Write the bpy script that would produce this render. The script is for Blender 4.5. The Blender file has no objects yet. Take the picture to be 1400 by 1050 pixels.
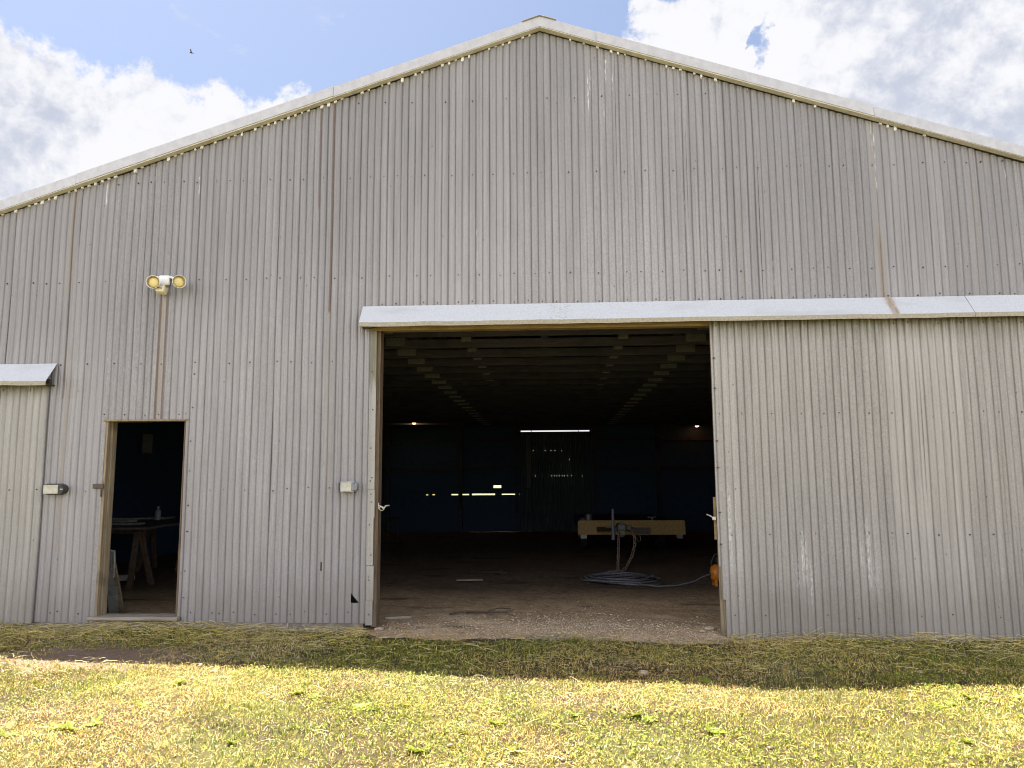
import bpy, math, random
import numpy as np
from mathutils import Vector, Matrix
random.seed(7); RNG = np.random.default_rng(7)
sc = bpy.context.scene
COL = sc.collection
PI = math.pi

# ------------------------------------------------------------------ helpers
def prop(o, label=None, cat=None, group=None, kind=None):
    if label: o['label'] = label
    if cat: o['category'] = cat
    if group: o['group'] = group
    if kind: o['kind'] = kind
    return o

def empty(name, loc, label=None, cat=None, group=None):
    o = bpy.data.objects.new(name, None); COL.objects.link(o)
    o.location = loc; o.empty_display_size = .2
    return prop(o, label, cat, group)

class MB:
    """collects shapes into one mesh"""
    def __init__(s): s.v = []; s.f = []; s.m = []; s.mi = 0
    def add(s, vs, fs):
        n = len(s.v); s.v += [tuple(v) for v in vs]
        for f in fs: s.f.append(tuple(i + n for i in f)); s.m.append(s.mi)
        return s
    def box(s, a, b, mat=None, bev=0):
        x0, y0, z0 = a; x1, y1, z1 = b
        if bev:
            return s.bevbox(a, b, bev, mat)
        vs = [Vector(p) for p in ((x0,y0,z0),(x1,y0,z0),(x1,y1,z0),(x0,y1,z0),(x0,y0,z1),(x1,y0,z1),(x1,y1,z1),(x0,y1,z1))]
        if mat is not None: vs = [mat @ v for v in vs]
        return s.add(vs, [(0,3,2,1),(4,5,6,7),(0,1,5,4),(1,2,6,5),(2,3,7,6),(3,0,4,7)])
    def bevbox(s, a, b, r, mat=None):
        import bmesh
        bm = bmesh.new(); bmesh.ops.create_cube(bm, size=1)
        c = [(p+q)/2 for p, q in zip(a, b)]; d = [q-p for p, q in zip(a, b)]
        for v in bm.verts: v.co = Vector((c[0]+v.co.x*d[0], c[1]+v.co.y*d[1], c[2]+v.co.z*d[2]))
        bmesh.ops.bevel(bm, geom=bm.edges[:], offset=r, segments=2, affect='EDGES', profile=.5)
        bm.verts.index_update()
        vs = [v.co.copy() for v in bm.verts]
        if mat is not None: vs = [mat @ v for v in vs]
        fs = [tuple(v.index for v in f.verts) for f in bm.faces]; bm.free()
        return s.add(vs, fs)
    def beam(s, p, q, w, h, up=(0,0,1)):
        """rectangular bar from p to q"""
        p = Vector(p); q = Vector(q); d = (q-p).normalized(); u = Vector(up)
        r = d.cross(u)
        if r.length < 1e-4: r = d.cross(Vector((0,1,0)))
        r.normalize(); u = r.cross(d)
        vs = []
        for e in (p, q):
            for i, j in ((-1,-1),(1,-1),(1,1),(-1,1)): vs.append(e + r*(i*w/2) + u*(j*h/2))
        return s.add(vs, [(0,1,2,3),(7,6,5,4),(0,4,5,1),(1,5,6,2),(2,6,7,3),(3,7,4,0)])
    def cyl(s, p, q, r0, r1=None, n=16, cap=True):
        p = Vector(p); q = Vector(q); r1 = r0 if r1 is None else r1
        d = (q-p).normalized(); a = d.orthogonal().normalized(); b = d.cross(a)
        vs = []
        for e, r in ((p, r0), (q, r1)):
            for i in range(n):
                t = 2*PI*i/n; vs.append(e + a*(math.cos(t)*r) + b*(math.sin(t)*r))
        fs = [(i, (i+1)%n, n+(i+1)%n, n+i) for i in range(n)]
        if cap: fs += [tuple(range(n-1,-1,-1)), tuple(range(n, 2*n))]
        return s.add(vs, fs)
    def lathe(s, prof, p, d, n=24):
        """prof: (radius, distance along d) list"""
        p = Vector(p); d = Vector(d).normalized(); a = d.orthogonal().normalized(); b = d.cross(a)
        vs = []; m = len(prof)
        for r, h in prof:
            for i in range(n):
                t = 2*PI*i/n; vs.append(p + d*h + a*(math.cos(t)*r) + b*(math.sin(t)*r))
        fs = []
        for k in range(m-1):
            for i in range(n): fs.append((k*n+i, k*n+(i+1)%n, (k+1)*n+(i+1)%n, (k+1)*n+i))
        return s.add(vs, fs)
    def tube(s, pts, r, n=8, closed=False):
        pts = [Vector(p) for p in pts]; k = len(pts); vs = []; ref = None
        for i, p in enumerate(pts):
            a = pts[(i-1) % k] if (closed or i > 0) else p
            b = pts[(i+1) % k] if (closed or i < k-1) else p
            d = (b-a).normalized()
            if ref is None: ref = d.orthogonal().normalized()
            u = (ref - d*ref.dot(d))
            u = u.normalized() if u.length > 1e-5 else d.orthogonal().normalized()
            ref = u; w = d.cross(u); rr = r[i] if isinstance(r, (list, tuple)) else r
            for j in range(n):
                t = 2*PI*j/n; vs.append(p + u*(math.cos(t)*rr) + w*(math.sin(t)*rr))
        fs = []
        for i in range(k if closed else k-1):
            i2 = (i+1) % k
            for j in range(n): fs.append((i*n+j, i*n+(j+1)%n, i2*n+(j+1)%n, i2*n+j))
        if not closed: fs += [tuple(range(n-1,-1,-1)), tuple((k-1)*n+j for j in range(n))]
        return s.add(vs, fs)
    def prism(s, poly, y0, y1):
        """polygon in x,z (counter-clockwise seen from -y) between y0 and y1"""
        n = len(poly)
        vs = [(x, y0, z) for x, z in poly] + [(x, y1, z) for x, z in poly]
        return s.add(vs, [tuple(range(n)), tuple(range(2*n-1, n-1, -1))] + [(i, n+i, n+(i+1)%n, (i+1)%n) for i in range(n)])
    def profile(s, poly, x0, x1):
        """polygon in y,z swept along x"""
        n = len(poly)
        vs = [(x0, y, z) for y, z in poly] + [(x1, y, z) for y, z in poly]
        return s.add(vs, [tuple(range(n-1,-1,-1)), tuple(range(n, 2*n))] + [(i, (i+1)%n, n+(i+1)%n, n+i) for i in range(n)])
    def build(s, name, mats, parent=None, smooth=False, loc=None):
        me = bpy.data.meshes.new(name); me.from_pydata(s.v, [], s.f)
        mats = mats if isinstance(mats, (list, tuple)) else [mats]
        for m in mats: me.materials.append(m)
        if len(mats) > 1: me.polygons.foreach_set('material_index', s.m)
        if smooth is True: me.polygons.foreach_set('use_smooth', [True]*len(me.polygons))
        me.update()
        o = bpy.data.objects.new(name, me); COL.objects.link(o)
        if smooth not in (True, False):
            me.polygons.foreach_set('use_smooth', [True]*len(me.polygons)); me.set_sharp_from_angle(angle=math.radians(smooth))
        if parent is not None:
            o.parent = parent
            o.matrix_parent_inverse = parent_inv(parent)
        return o

def parent_inv(p):
    m = Matrix.Translation(p.location) if p.type == 'EMPTY' else Matrix.Identity(4)
    return m.inverted()
# every mesh is modelled in world metres; its parent Empty only carries the base point

PITCH = .0832
# ------------------------------------------------------------------ node helper
class N:
    def __init__(s, name, world=False):
        if world:
            s.nt = name.node_tree
        else:
            s.mat = bpy.data.materials.new(name); s.mat.use_nodes = True; s.nt = s.mat.node_tree
            s.bsdf = s.nt.nodes['Principled BSDF']; s.out = s.nt.nodes['Material Output']
    def new(s, t): return s.nt.nodes.new(t)
    def put(s, sock, v):
        if isinstance(v, bpy.types.NodeSocket): s.nt.links.new(v, sock)
        elif v is not None:
            if hasattr(sock.default_value, '__len__') and not hasattr(v, '__len__'): v = [v]*len(sock.default_value)
            if hasattr(v, '__len__') and len(v) == 3 and len(sock.default_value) == 4: v = (*v, 1)
            sock.default_value = v
    def m(s, op, a, b=None, c=None, clamp=False):
        n = s.new('ShaderNodeMath'); n.operation = op; n.use_clamp = clamp
        for i, v in enumerate((a, b, c)):
            if v is not None: s.put(n.inputs[i], v)
        return n.outputs[0]
    def vm(s, op, a, b=None):
        n = s.new('ShaderNodeVectorMath'); n.operation = op
        s.put(n.inputs[0], a)
        if b is not None: s.put(n.inputs[1], b)
        return n.outputs[0]
    def noise(s, vec, scale=5, detail=3, rough=.5, dist=0):
        n = s.new('ShaderNodeTexNoise'); s.put(n.inputs['Vector'], vec)
        n.inputs['Scale'].default_value = scale; n.inputs['Detail'].default_value = detail
        n.inputs['Roughness'].default_value = rough; n.inputs['Distortion'].default_value = dist
        return n.outputs['Fac']
    def vor(s, vec, scale=5, feature='F1', out='Color'):
        n = s.new('ShaderNodeTexVoronoi'); n.feature = feature; s.put(n.inputs['Vector'], vec)
        n.inputs['Scale'].default_value = scale
        return n.outputs[out]
    def white(s, v, dim='1D'):
        n = s.new('ShaderNodeTexWhiteNoise'); n.noise_dimensions = dim
        s.put(n.inputs['W' if dim == '1D' else 'Vector'], v); return n.outputs['Value']
    def step(s, v, a, b, lo=0., hi=1.):
        n = s.new('ShaderNodeMapRange'); n.interpolation_type = 'SMOOTHSTEP'
        s.put(n.inputs[0], v)
        for i, x in enumerate((a, b, lo, hi)): s.put(n.inputs[i+1], x)
        return n.outputs[0]
    def lin(s, v, a, b, lo=0., hi=1.):
        n = s.new('ShaderNodeMapRange'); s.put(n.inputs[0], v)
        for i, x in enumerate((a, b, lo, hi)): s.put(n.inputs[i+1], x)
        return n.outputs[0]
    def mix(s, f, a, b, bt='MIX'):
        n = s.new('ShaderNodeMix'); n.data_type = 'RGBA'; n.blend_type = bt
        s.put(n.inputs[0], f); s.put(n.inputs[6], a); s.put(n.inputs[7], b); return n.outputs[2]
    def pos(s): return s.new('ShaderNodeNewGeometry').outputs['Position']
    def obj(s): return s.new('ShaderNodeTexCoord').outputs['Object']
    def xyz(s, v):
        n = s.new('ShaderNodeSeparateXYZ'); s.put(n.inputs[0], v); return n.outputs
    def comb(s, x, y, z):
        n = s.new('ShaderNodeCombineXYZ')
        for i, v in enumerate((x, y, z)): s.put(n.inputs[i], v)
        return n.outputs[0]
    def scale(s, v, xyz): return s.vm('MULTIPLY', v, xyz)
    def bump(s, h, dist=.01, strength=.5):
        n = s.new('ShaderNodeBump'); n.inputs['Distance'].default_value = dist; n.inputs['Strength'].default_value = strength
        s.put(n.inputs['Height'], h); s.put(s.bsdf.inputs['Normal'], n.outputs[0])
    def fin(s, col, rough=.6, metal=0., spec=None):
        s.put(s.bsdf.inputs['Base Color'], col); s.put(s.bsdf.inputs['Roughness'], rough); s.put(s.bsdf.inputs['Metallic'], metal)
        if spec is not None: s.bsdf.inputs['Specular IOR Level'].default_value = spec
        return s.mat

def simple(name, c0, c1=None, scale=12, rough=.6, metal=0., stretch=(1,1,1), bump=0, detail=5, spec=None):
    n = N(name); P = n.scale(n.pos(), stretch)
    f = n.step(n.noise(P, scale, detail, .6), .32, .68)
    c1 = c1 or tuple(x*.7 for x in c0)
    if bump: n.bump(n.noise(P, scale*2.2, 4, .6), bump, .6)
    return n.fin(n.mix(f, c0, c1), rough, metal, spec)

# streaks and stains that belong to the sheet metal: x, half width, z from, z to, colour, strength, raggedness
RUST = (.115, .068, .042); TAN = (.27, .225, .17); WHITE = (.78, .78, .76); PALE = (.60, .59, .58); DARK = (.10, .09, .08)
STREAKS = [
    (-4.712, .011, 2.30, 3.94, RUST, .85, .2), (-4.632, .009, 2.30, 3.98, RUST, .8, .2), (-4.672, .03, 2.30, 3.98, TAN, .55, .2),
    (-2.632, .014, 3.6, 6.5, RUST, .8, .3), (-2.80, .008, 4.9, 6.5, RUST, .6, .3), (-2.62, .012, .2, 3.8, TAN, .5, .5),
    (-5.86, .02, 2.6, 5.4, RUST, .45, .6), (-5.80, .02, .8, 3.4, TAN, .45, .6), (-5.87, .05, 3.9, 5.4, TAN, .35, .6),
    (3.86, .022, 3.66, 4.5, RUST, .5, .6), (3.86, .05, 3.66, 4.6, TAN, .5, .6), (3.84, .012, 4.5, 5.8, TAN, .6, .5),
    (-7.1, .02, 2.9, 4.8, TAN, .4, .6), (4.95, .02, 3.7, 5.2, TAN, .35, .6), (2.25, .015, 3.7, 5.0, TAN, .3, .6),
]
DRIPS = [(.50, .011, 6.05, 6.55), (.53, .008, 6.25, 6.6), (.72, .013, 6.42, 6.72), (.69, .007, 5.92, 6.15), (.80, .008, 6.3, 6.62), (.68, .006, 6.2, 6.42),
         (3.865, .011, 4.95, 5.75), (3.84, .009, 5.45, 5.85), (-4.86, .011, 5.28, 5.5), (-4.86, .008, 4.98, 5.12), (-5.47, .012, 5.0, 5.3), (-4.3, .008, 5.1, 5.35),
         (-.86, .005, 4.05, 4.6), (1.62, .006, 4.6, 4.9), (2.62, .006, 3.75, 4.15), (5.35, .006, 5.0, 5.2),
         (-5.33, .007, 3.0, 3.1), (-5.12, .007, 2.86, 3.0), (-2.85, .006, 1.9, 2.0)]
DOORPATCH = [(2.775, .035, .35, 1.15, .9), (2.70, .02, .2, 1.0, .6), (2.84, .018, .1, .9, .6), (3.47, .03, .3, 1.3, .75), (3.40, .02, .5, 1.1, .55), (3.53, .015, .2, .9, .55), (1.98, .02, .5, 1.7, .7), (2.04, .015, .9, 1.5, .6)]

def cladding(name, tone=(1,1,1), streaks=True, moss=None, patches=False, rough=.5):
    n = N(name); P = n.pos(); x, y, z = n.xyz(P)
    streak = n.noise(n.scale(P, (11, 0, .5)), 1, 5, .62)
    streak2 = n.noise(n.scale(P, (38, 0, .9)), 1, 3, .6)
    cloud = n.noise(P, .9, 4, .6)
    f = n.m('ADD', n.m('MULTIPLY', streak, .45), n.m('ADD', n.m('MULTIPLY', streak2, .35), n.m('MULTIPLY', cloud, .2)))
    col = n.mix(n.step(f, .3, .7), tuple(.31*t for t in tone), tuple(.435*t for t in tone))
    # one roll-formed sheet after another, each weathered a little differently
    sh = n.m('FLOOR', n.m('DIVIDE', n.m('ADD', x, 20.3), .83))
    r = n.white(n.m('ADD', sh, .37))
    col = n.mix(1., col, n.comb(*[n.lin(r, 0, 1, .88, 1.1)]*3), 'MULTIPLY')
    rb = n.white(n.m('ADD', n.m('FLOOR', n.m('DIVIDE', n.m('ADD', x, 20), PITCH/2)), .13)); rb = n.lin(rb, 0, 1, .955, 1.045)
    col = n.mix(1., col, n.comb(rb, rb, rb), 'MULTIPLY')
    # galvanising spangle, stronger on some sheets
    sp = n.xyz(n.vor(n.scale(P, (1, 1, .7)), 95))[0]
    fine = n.noise(P, 170, 2, .7)
    amp = n.lin(n.white(n.m('ADD', sh, 5.1)), 0, 1, .08, .26)
    g = n.m('ADD', 1., n.m('MULTIPLY', amp, n.m('ADD', n.m('SUBTRACT', sp, .5), n.m('MULTIPLY', n.m('SUBTRACT', fine, .5), 1.6))))
    col = n.mix(1., col, n.comb(g, g, g), 'MULTIPLY')
    # earth splashed up along the bottom, in uneven tongues
    sp2 = n.noise(n.scale(P, (5, 0, 1.6)), 1, 5, .7)
    splash = n.m('MULTIPLY', n.step(n.m('SUBTRACT', z, n.m('MULTIPLY', sp2, .9)), .25, -.35), .42)
    col = n.mix(splash, col, (.20, .165, .125))
    if streaks:   # roof-edge tongues of uneven length: grime, plus the gable's weaker bounce light painted in
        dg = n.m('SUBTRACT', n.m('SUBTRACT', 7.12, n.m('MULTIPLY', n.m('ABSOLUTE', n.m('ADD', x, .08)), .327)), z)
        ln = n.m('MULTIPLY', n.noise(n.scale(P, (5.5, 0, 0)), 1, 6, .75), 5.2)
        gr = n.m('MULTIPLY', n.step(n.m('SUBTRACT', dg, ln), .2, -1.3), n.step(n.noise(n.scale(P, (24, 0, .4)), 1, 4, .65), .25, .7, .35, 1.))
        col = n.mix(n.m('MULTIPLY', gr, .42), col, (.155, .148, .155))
    wob = n.m('MULTIPLY', n.m('SUBTRACT', n.noise(n.scale(P, (0, 0, 1.3)), 1, 4, .7), .5), .05)
    rag = n.noise(n.scale(P, (30, 0, 3.5)), 1, 4, .7)
    if streaks:
        for x0, w, z0, z1, c, st, rg in STREAKS:
            d = n.m('ABSOLUTE', n.m('ADD', n.m('SUBTRACT', x, x0), n.m('MULTIPLY', wob, .25)))
            k = n.m('MULTIPLY', n.step(d, w*1.4, w*.4), n.m('MULTIPLY', n.step(z, z0, z0+.05), n.step(z, z1, z1-.2)))
            k = n.m('MULTIPLY', k, n.m('MULTIPLY', n.step(rag, .25+.25*rg, .5, 1-rg, 1), st))
            col = n.mix(k, col, c)
        rag2 = n.noise(n.scale(P, (60, 0, 9)), 1, 3, .7)
        tot = None
        for x0, w, z0, z1 in DRIPS:
            d = n.m('ABSOLUTE', n.m('ADD', n.m('SUBTRACT', x, x0), wob))
            k = n.m('MULTIPLY', n.step(d, w, w*.3), n.m('MULTIPLY', n.step(z, z0, z0+.1), n.step(z, z1+.02, z1)))
            tot = k if tot is None else n.m('MAXIMUM', tot, k)
        col = n.mix(n.m('MULTIPLY', n.m('MULTIPLY', tot, .62), n.step(rag2, .42, .60)), col, WHITE)
    if patches:
        rag2 = n.noise(n.scale(P, (55, 0, 16)), 1, 5, .75); tot = None
        for x0, w, z0, z1, st in DOORPATCH:
            d = n.m('ABSOLUTE', n.m('SUBTRACT', x, x0))
            k = n.m('MULTIPLY', n.m('MULTIPLY', n.step(d, w*1.2, w*.5), st), n.m('MULTIPLY', n.step(z, z0, z0+.35), n.step(z, z1, z1-.4)))
            tot = k if tot is None else n.m('MAXIMUM', tot, k)
        col = n.mix(n.m('MULTIPLY', tot, n.step(rag2, .42, .6)), col, PALE)
    if moss is not None:
        mo = n.noise(n.scale(P, (26, 0, 1.2)), 1, 4, .7)
        k = n.m('MULTIPLY', n.step(n.m('ADD', z, n.m('MULTIPLY', mo, .38)), moss-.05, moss+.28), n.step(mo, .3, .55))
        col = n.mix(n.m('MULTIPLY', k, .8), col, (.115, .105, .055))
    # scattered nicks and specks
    nick = n.vor(n.scale(P, (1, 1, .6)), 5.5, 'F1', 'Distance')
    col = n.mix(n.m('MULTIPLY', n.step(nick, .055, .03), .7), col, (.12, .10, .085))
    n.bump(n.m('ADD', n.m('MULTIPLY', sp, .35), n.noise(P, 14, 3, .6)), .004, .22)
    return n.fin(col, n.lin(fine, .3, .7, rough-.06, rough+.1), .3)

M = {}
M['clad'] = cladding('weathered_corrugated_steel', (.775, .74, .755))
M['clad_door'] = cladding('door_corrugated_steel', (.86, .81, .765), streaks=False, moss=3.36, patches=True)
M['clad_side'] = cladding('side_door_corrugated_steel', (.83, .795, .75), streaks=False, moss=2.8)
def wood(name, a, b, sx=(40, 40, 2.2)):
    n = N(name); P = n.scale(n.pos(), sx); g = n.noise(P, 1, 6, .65, .8); k = n.noise(n.pos(), 3, 3)
    col = n.mix(n.step(g, .3, .7), a, b); col = n.mix(n.m('MULTIPLY', n.step(k, .55, .7), .5), col, tuple(.6*v for v in b))
    n.bump(g, .004, .5); return n.fin(col, .8, 0, .25)
M['jamb'] = wood('weathered_jamb_wood', (.33, .265, .17), (.17, .13, .085))
M['jamb_dark'] = wood('brown_post_wood', (.17, .12, .08), (.08, .055, .035))
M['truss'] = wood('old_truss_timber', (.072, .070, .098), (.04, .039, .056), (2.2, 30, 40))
M['sill'] = wood('grey_sill_board', (.37, .31, .24), (.20, .165, .125), (2.2, 40, 40))
M['lintel'] = wood('tan_lintel_wood', (.34, .245, .12), (.20, .14, .07), (2.2, 40, 40))
M['plate'] = simple('gang_nail_plate', (.25, .25, .26), (.15, .15, .155), 45, .45, .5)
M['galv'] = simple('bright_galvanised_flashing', (.70, .71, .73), (.56, .57, .60), 75, .42, .2, bump=.002)
M['lip'] = simple('tarnished_flashing_lip', (.40, .36, .28), (.27, .24, .18), 40, .6, .2)
M['trim'] = simple('grey_barge_flashing', (.50, .495, .535), (.43, .425, .46), 9, .5, .15, (1,1,1))
M['soffit'] = simple('tan_soffit_board', (.64, .62, .57), (.52, .50, .45), 10, .8)
M['edge_white'] = simple('white_edge_finish', (.90, .91, .97), (.80, .81, .87), 30, .8)
M['roof'] = simple('galvanised_roof_sheet', (.33, .33, .35), (.25, .25, .27), 4, .5, .4)
M['inner'] = simple('interior_shade_sheet', (.018, .058, .125), (.012, .042, .09), 6, .7)
M['concrete'] = simple('old_concrete', (.27, .235, .19), (.16, .135, .105), 14, .9, bump=.01)
M['screw'] = simple('dark_screw_head', (.10, .09, .085), None, 30, .6, .3)
M['dark_metal'] = simple('dark_steel', (.07, .065, .06), (.10, .07, .05), 25, .5, .5)
M['steel'] = simple('worn_zinc', (.55, .53, .49), (.36, .34, .31), 40, .4, .7)
M['black'] = simple('void_black_rubber', (.02, .02, .02), (.03, .03, .03), 30, .7)
M['rubber'] = simple('hose_rubber', (.13, .13, .15), (.08, .08, .10), 20, .55)
M['white_enamel'] = simple('white_lamp_enamel', (.80, .79, .77), (.70, .69, .66), 60, .35)
M['cream'] = simple('aged_cream_plastic', (.74, .68, .50), (.66, .60, .42), 40, .5)
M['lens'] = simple('amber_glass_lens', (.80, .66, .30), (.72, .58, .25), 70, .25)
M['reflector'] = simple('reflector_inside', (.50, .44, .28), (.40, .34, .20), 30, .4, .3)
M['trailer_paint'] = simple('worn_tan_yellow_paint', (.42, .28, .10), (.28, .18, .07), 22, .7)
M['orange'] = simple('orange_tank_paint', (.62, .22, .02), (.48, .16, .02), 20, .4)
M['board'] = simple('pale_primed_board', (.34, .35, .32), (.22, .23, .21), 10, .7)
M['table'] = simple('grimy_table_top', (.12, .11, .10), (.07, .065, .06), 8, .7)
M['bottle'] = simple('translucent_bottle_plastic', (.34, .35, .36), (.26, .27, .28), 30, .4)
M['paper'] = simple('dusty_white_scrap', (.60, .48, .46), (.48, .38, .36), 15, .9)
M['notice'] = simple('faded_sheet', (.34, .31, .27), (.10, .12, .16), 28, .8, 0, (.3, 1, 1))
M['stone'] = simple('limestone_pebble', (.54, .43, .30), (.20, .145, .095), 55, .9)
M['twig'] = simple('dead_twig_bark', (.09, .065, .045), (.05, .035, .025), 60, .9)
M['scrap'] = wood('scrap_lumber', (.36, .30, .22), (.2, .16, .11), (2, 40, 40))
M['bird'] = simple('dark_plumage', (.03, .03, .035), None, 30, .8)

def emit(name, col, s):
    n = N(name); n.bsdf.inputs['Emission Color'].default_value = (*col, 1); n.bsdf.inputs['Emission Strength'].default_value = s
    return n.fin(col, .5)
M['bulb'] = emit('warm_bulb_glow', (1., .66, .33), 4.5)
M['heat'] = emit('red_heat_lamp_glow', (1., .30, .10), 4.)

# hood with rust running from the joint above
def hood_mat():
    n = N('hood_flashing_with_rust'); P = n.pos(); x, y, z = n.xyz(P)
    f = n.step(n.noise(n.scale(P, (1, 1, 1)), 60, 5, .7), .32, .68); g = n.noise(n.scale(P, (1.2, 4, 4)), 1, 4, .6)
    col = n.mix(f, (.665, .67, .685), (.53, .54, .565)); col = n.mix(n.step(g, .52, .72), col, (.53, .53, .54))
    d = n.m('ABSOLUTE', n.m('SUBTRACT', n.m('ADD', x, n.m('MULTIPLY', n.m('SUBTRACT', n.noise(P, 9, 3), .5), .06)), 3.90))
    k = n.m('MULTIPLY', n.step(d, .075, .01), n.step(n.noise(n.scale(P, (25, 5, 5)), 1, 4, .7), .3, .55))
    col = n.mix(n.m('MULTIPLY', k, .85), col, (.33, .21, .115))
    d2 = n.m('ABSOLUTE', n.m('SUBTRACT', x, .12)); k2 = n.m('MULTIPLY', n.step(d2, .2, .03), n.step(n.noise(P, 30, 3, .7), .5, .62))
    col = n.mix(n.m('MULTIPLY', k2, .5), col, (.40, .36, .30))
    n.bump(n.noise(n.scale(P, (2, 6, 6)), 1, 3), .02, .25)
    return n.fin(col, .5, .12)
M['hood'] = hood_mat()

# ------------------------------------------------------------------ terrain
def vnoise(x, y, scale, seed):
    r = np.random.default_rng(seed); g = r.random((256, 256))
    X = np.asarray(x)*scale + 1000.3; Y = np.asarray(y)*scale + 1000.7
    xi = np.floor(X).astype(int); yi = np.floor(Y).astype(int); fx = X-xi; fy = Y-yi
    fx = fx*fx*(3-2*fx); fy = fy*fy*(3-2*fy)
    a = g[xi % 256, yi % 256]; b = g[(xi+1) % 256, yi % 256]; c = g[xi % 256, (yi+1) % 256]; d = g[(xi+1) % 256, (yi+1) % 256]
    return (a*(1-fx)+b*fx)*(1-fy)+(c*(1-fx)+d*fx)*fy
def sm(v, a, b):
    t = np.clip((v-a)/(b-a), 0, 1); return t*t*(3-2*t)
def ground_z(x, y):
    x = np.asarray(x, float); y = np.asarray(y, float)
    z = -.105 - .008*np.clip(x, -10, 10)
    z = z + .035*(vnoise(x, y, .9, 1)-.5) + .02*(vnoise(x, y, 2.6, 2)-.5) + .012*(vnoise(x, y, 7, 3)-.5)
    z = z - .025*np.clip(-y-3, 0, 10)*0
    z = z + .05*np.exp(-((y+.25)/.35)**2)*(vnoise(x, y*0, 1.1, 9)-.35)*(np.abs(x+.1) > 1.9)
    z = z - .2*sm(y, .02, .35)
    return z
def top_z(x, y):
    x = np.asarray(x, float); y = np.asarray(y, float)
    z = ground_z(x, y); d = (x > -2.3) & (x < 2.2) & (y > -.8)
    return np.where(d, np.maximum(z, floor_z(x, y)), z)
def axis(fine0, fine1, step, far):
    a = list(np.arange(fine0, fine1+1e-6, step)); d = step; lo = []; v = fine0
    while v > -far: d *= 1.45; v -= d; lo.append(v)
    d = step; hi = []; v = fine1
    while v < far: d *= 1.45; v += d; hi.append(v)
    return np.array(lo[::-1] + a + hi)
def grid_mesh(name, xs, ys, zf, mat):
    X, Y = np.meshgrid(xs, ys); Z = zf(X, Y); nx = len(xs); ny = len(ys)
    v = np.stack([X, Y, Z], -1).reshape(-1, 3)
    i = np.arange(nx*ny).reshape(ny, nx); q = np.stack([i[:-1,:-1], i[:-1,1:], i[1:,1:], i[1:,:-1]], -1).reshape(-1, 4)
    return np_mesh(name, v, q, mat, smooth=True)
def np_mesh(name, v, q, mat, cols=None, smooth=False):
    """v (n,3), q faces (m,3|4) or list of such arrays"""
    me = bpy.data.meshes.new(name); qs = q if isinstance(q, list) else [q]
    nl = sum(a.size for a in qs); npol = sum(len(a) for a in qs)
    me.vertices.add(len(v)); me.vertices.foreach_set('co', np.ascontiguousarray(v, np.float32).ravel())
    me.loops.add(nl); me.loops.foreach_set('vertex_index', np.concatenate([a.ravel() for a in qs]).astype(np.int32))
    tot = np.concatenate([np.full(len(a), a.shape[1]) for a in qs]).astype(np.int32)
    st = np.concatenate([[0], np.cumsum(tot)[:-1]]).astype(np.int32)
    me.polygons.add(npol); me.polygons.foreach_set('loop_start', st); me.polygons.foreach_set('loop_total', tot)
    if smooth: me.polygons.foreach_set('use_smooth', [True]*npol)
    me.update(calc_edges=True)
    if cols is not None:
        a = me.color_attributes.new('plant_colour', 'FLOAT_COLOR', 'POINT')
        a.data.foreach_set('color', np.concatenate([cols, np.ones((len(cols), 1))], 1).astype(np.float32).ravel())
    me.materials.append(mat)
    o = bpy.data.objects.new(name, me); COL.objects.link(o); return o

def ground_mat():
    n = N('thatch_soil'); P = n.pos(); x, y, z = n.xyz(P)
    a = n.noise(P, 1.1, 5, .6); b = n.noise(P, 22, 5, .7); c = n.noise(P, 90, 3, .7)
    col = n.mix(n.step(b, .35, .65), (.10, .075, .04), (.045, .034, .02)); col = n.mix(n.step(a, .45, .6), col, (.10, .095, .035))
    col = n.mix(n.m('MULTIPLY', n.step(c, .52, .7), .6), col, (.28, .22, .12))
    far = n.step(n.m('ABSOLUTE', n.m('ADD', y, 3)), 8, 30)
    col = n.mix(far, col, n.mix(n.step(n.noise(P, .15, 5, .6), .4, .6), (.22, .22, .07), (.30, .26, .11)))
    # worn bare earth in front of the small doorway and along the wheel track
    wob = n.m('MULTIPLY', n.m('SUBTRACT', n.noise(P, 2.2, 4), .5), .9)
    dx = n.m('DIVIDE', n.m('SUBTRACT', n.m('ADD', x, wob), -4.45), 1.0); dy = n.m('DIVIDE', n.m('SUBTRACT', n.m('ADD', y, wob), -1.35), .55)
    bare = n.step(n.m('ADD', n.m('MULTIPLY', dx, dx), n.m('MULTIPLY', dy, dy)), 1.3, .6)
    col = n.mix(bare, col, n.mix(n.step(b, .35, .65), (.25, .175, .125), (.18, .125, .09)))
    n.bump(n.m('ADD', b, n.m('MULTIPLY', c, .5)), .03, .8); return n.fin(col, .95, 0, .1)
g = grid_mesh('ground', axis(-9, 8.4, .09, 900), axis(-6.6, .45, .07, 900), ground_z, ground_mat()); prop(g, kind='structure')

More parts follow.
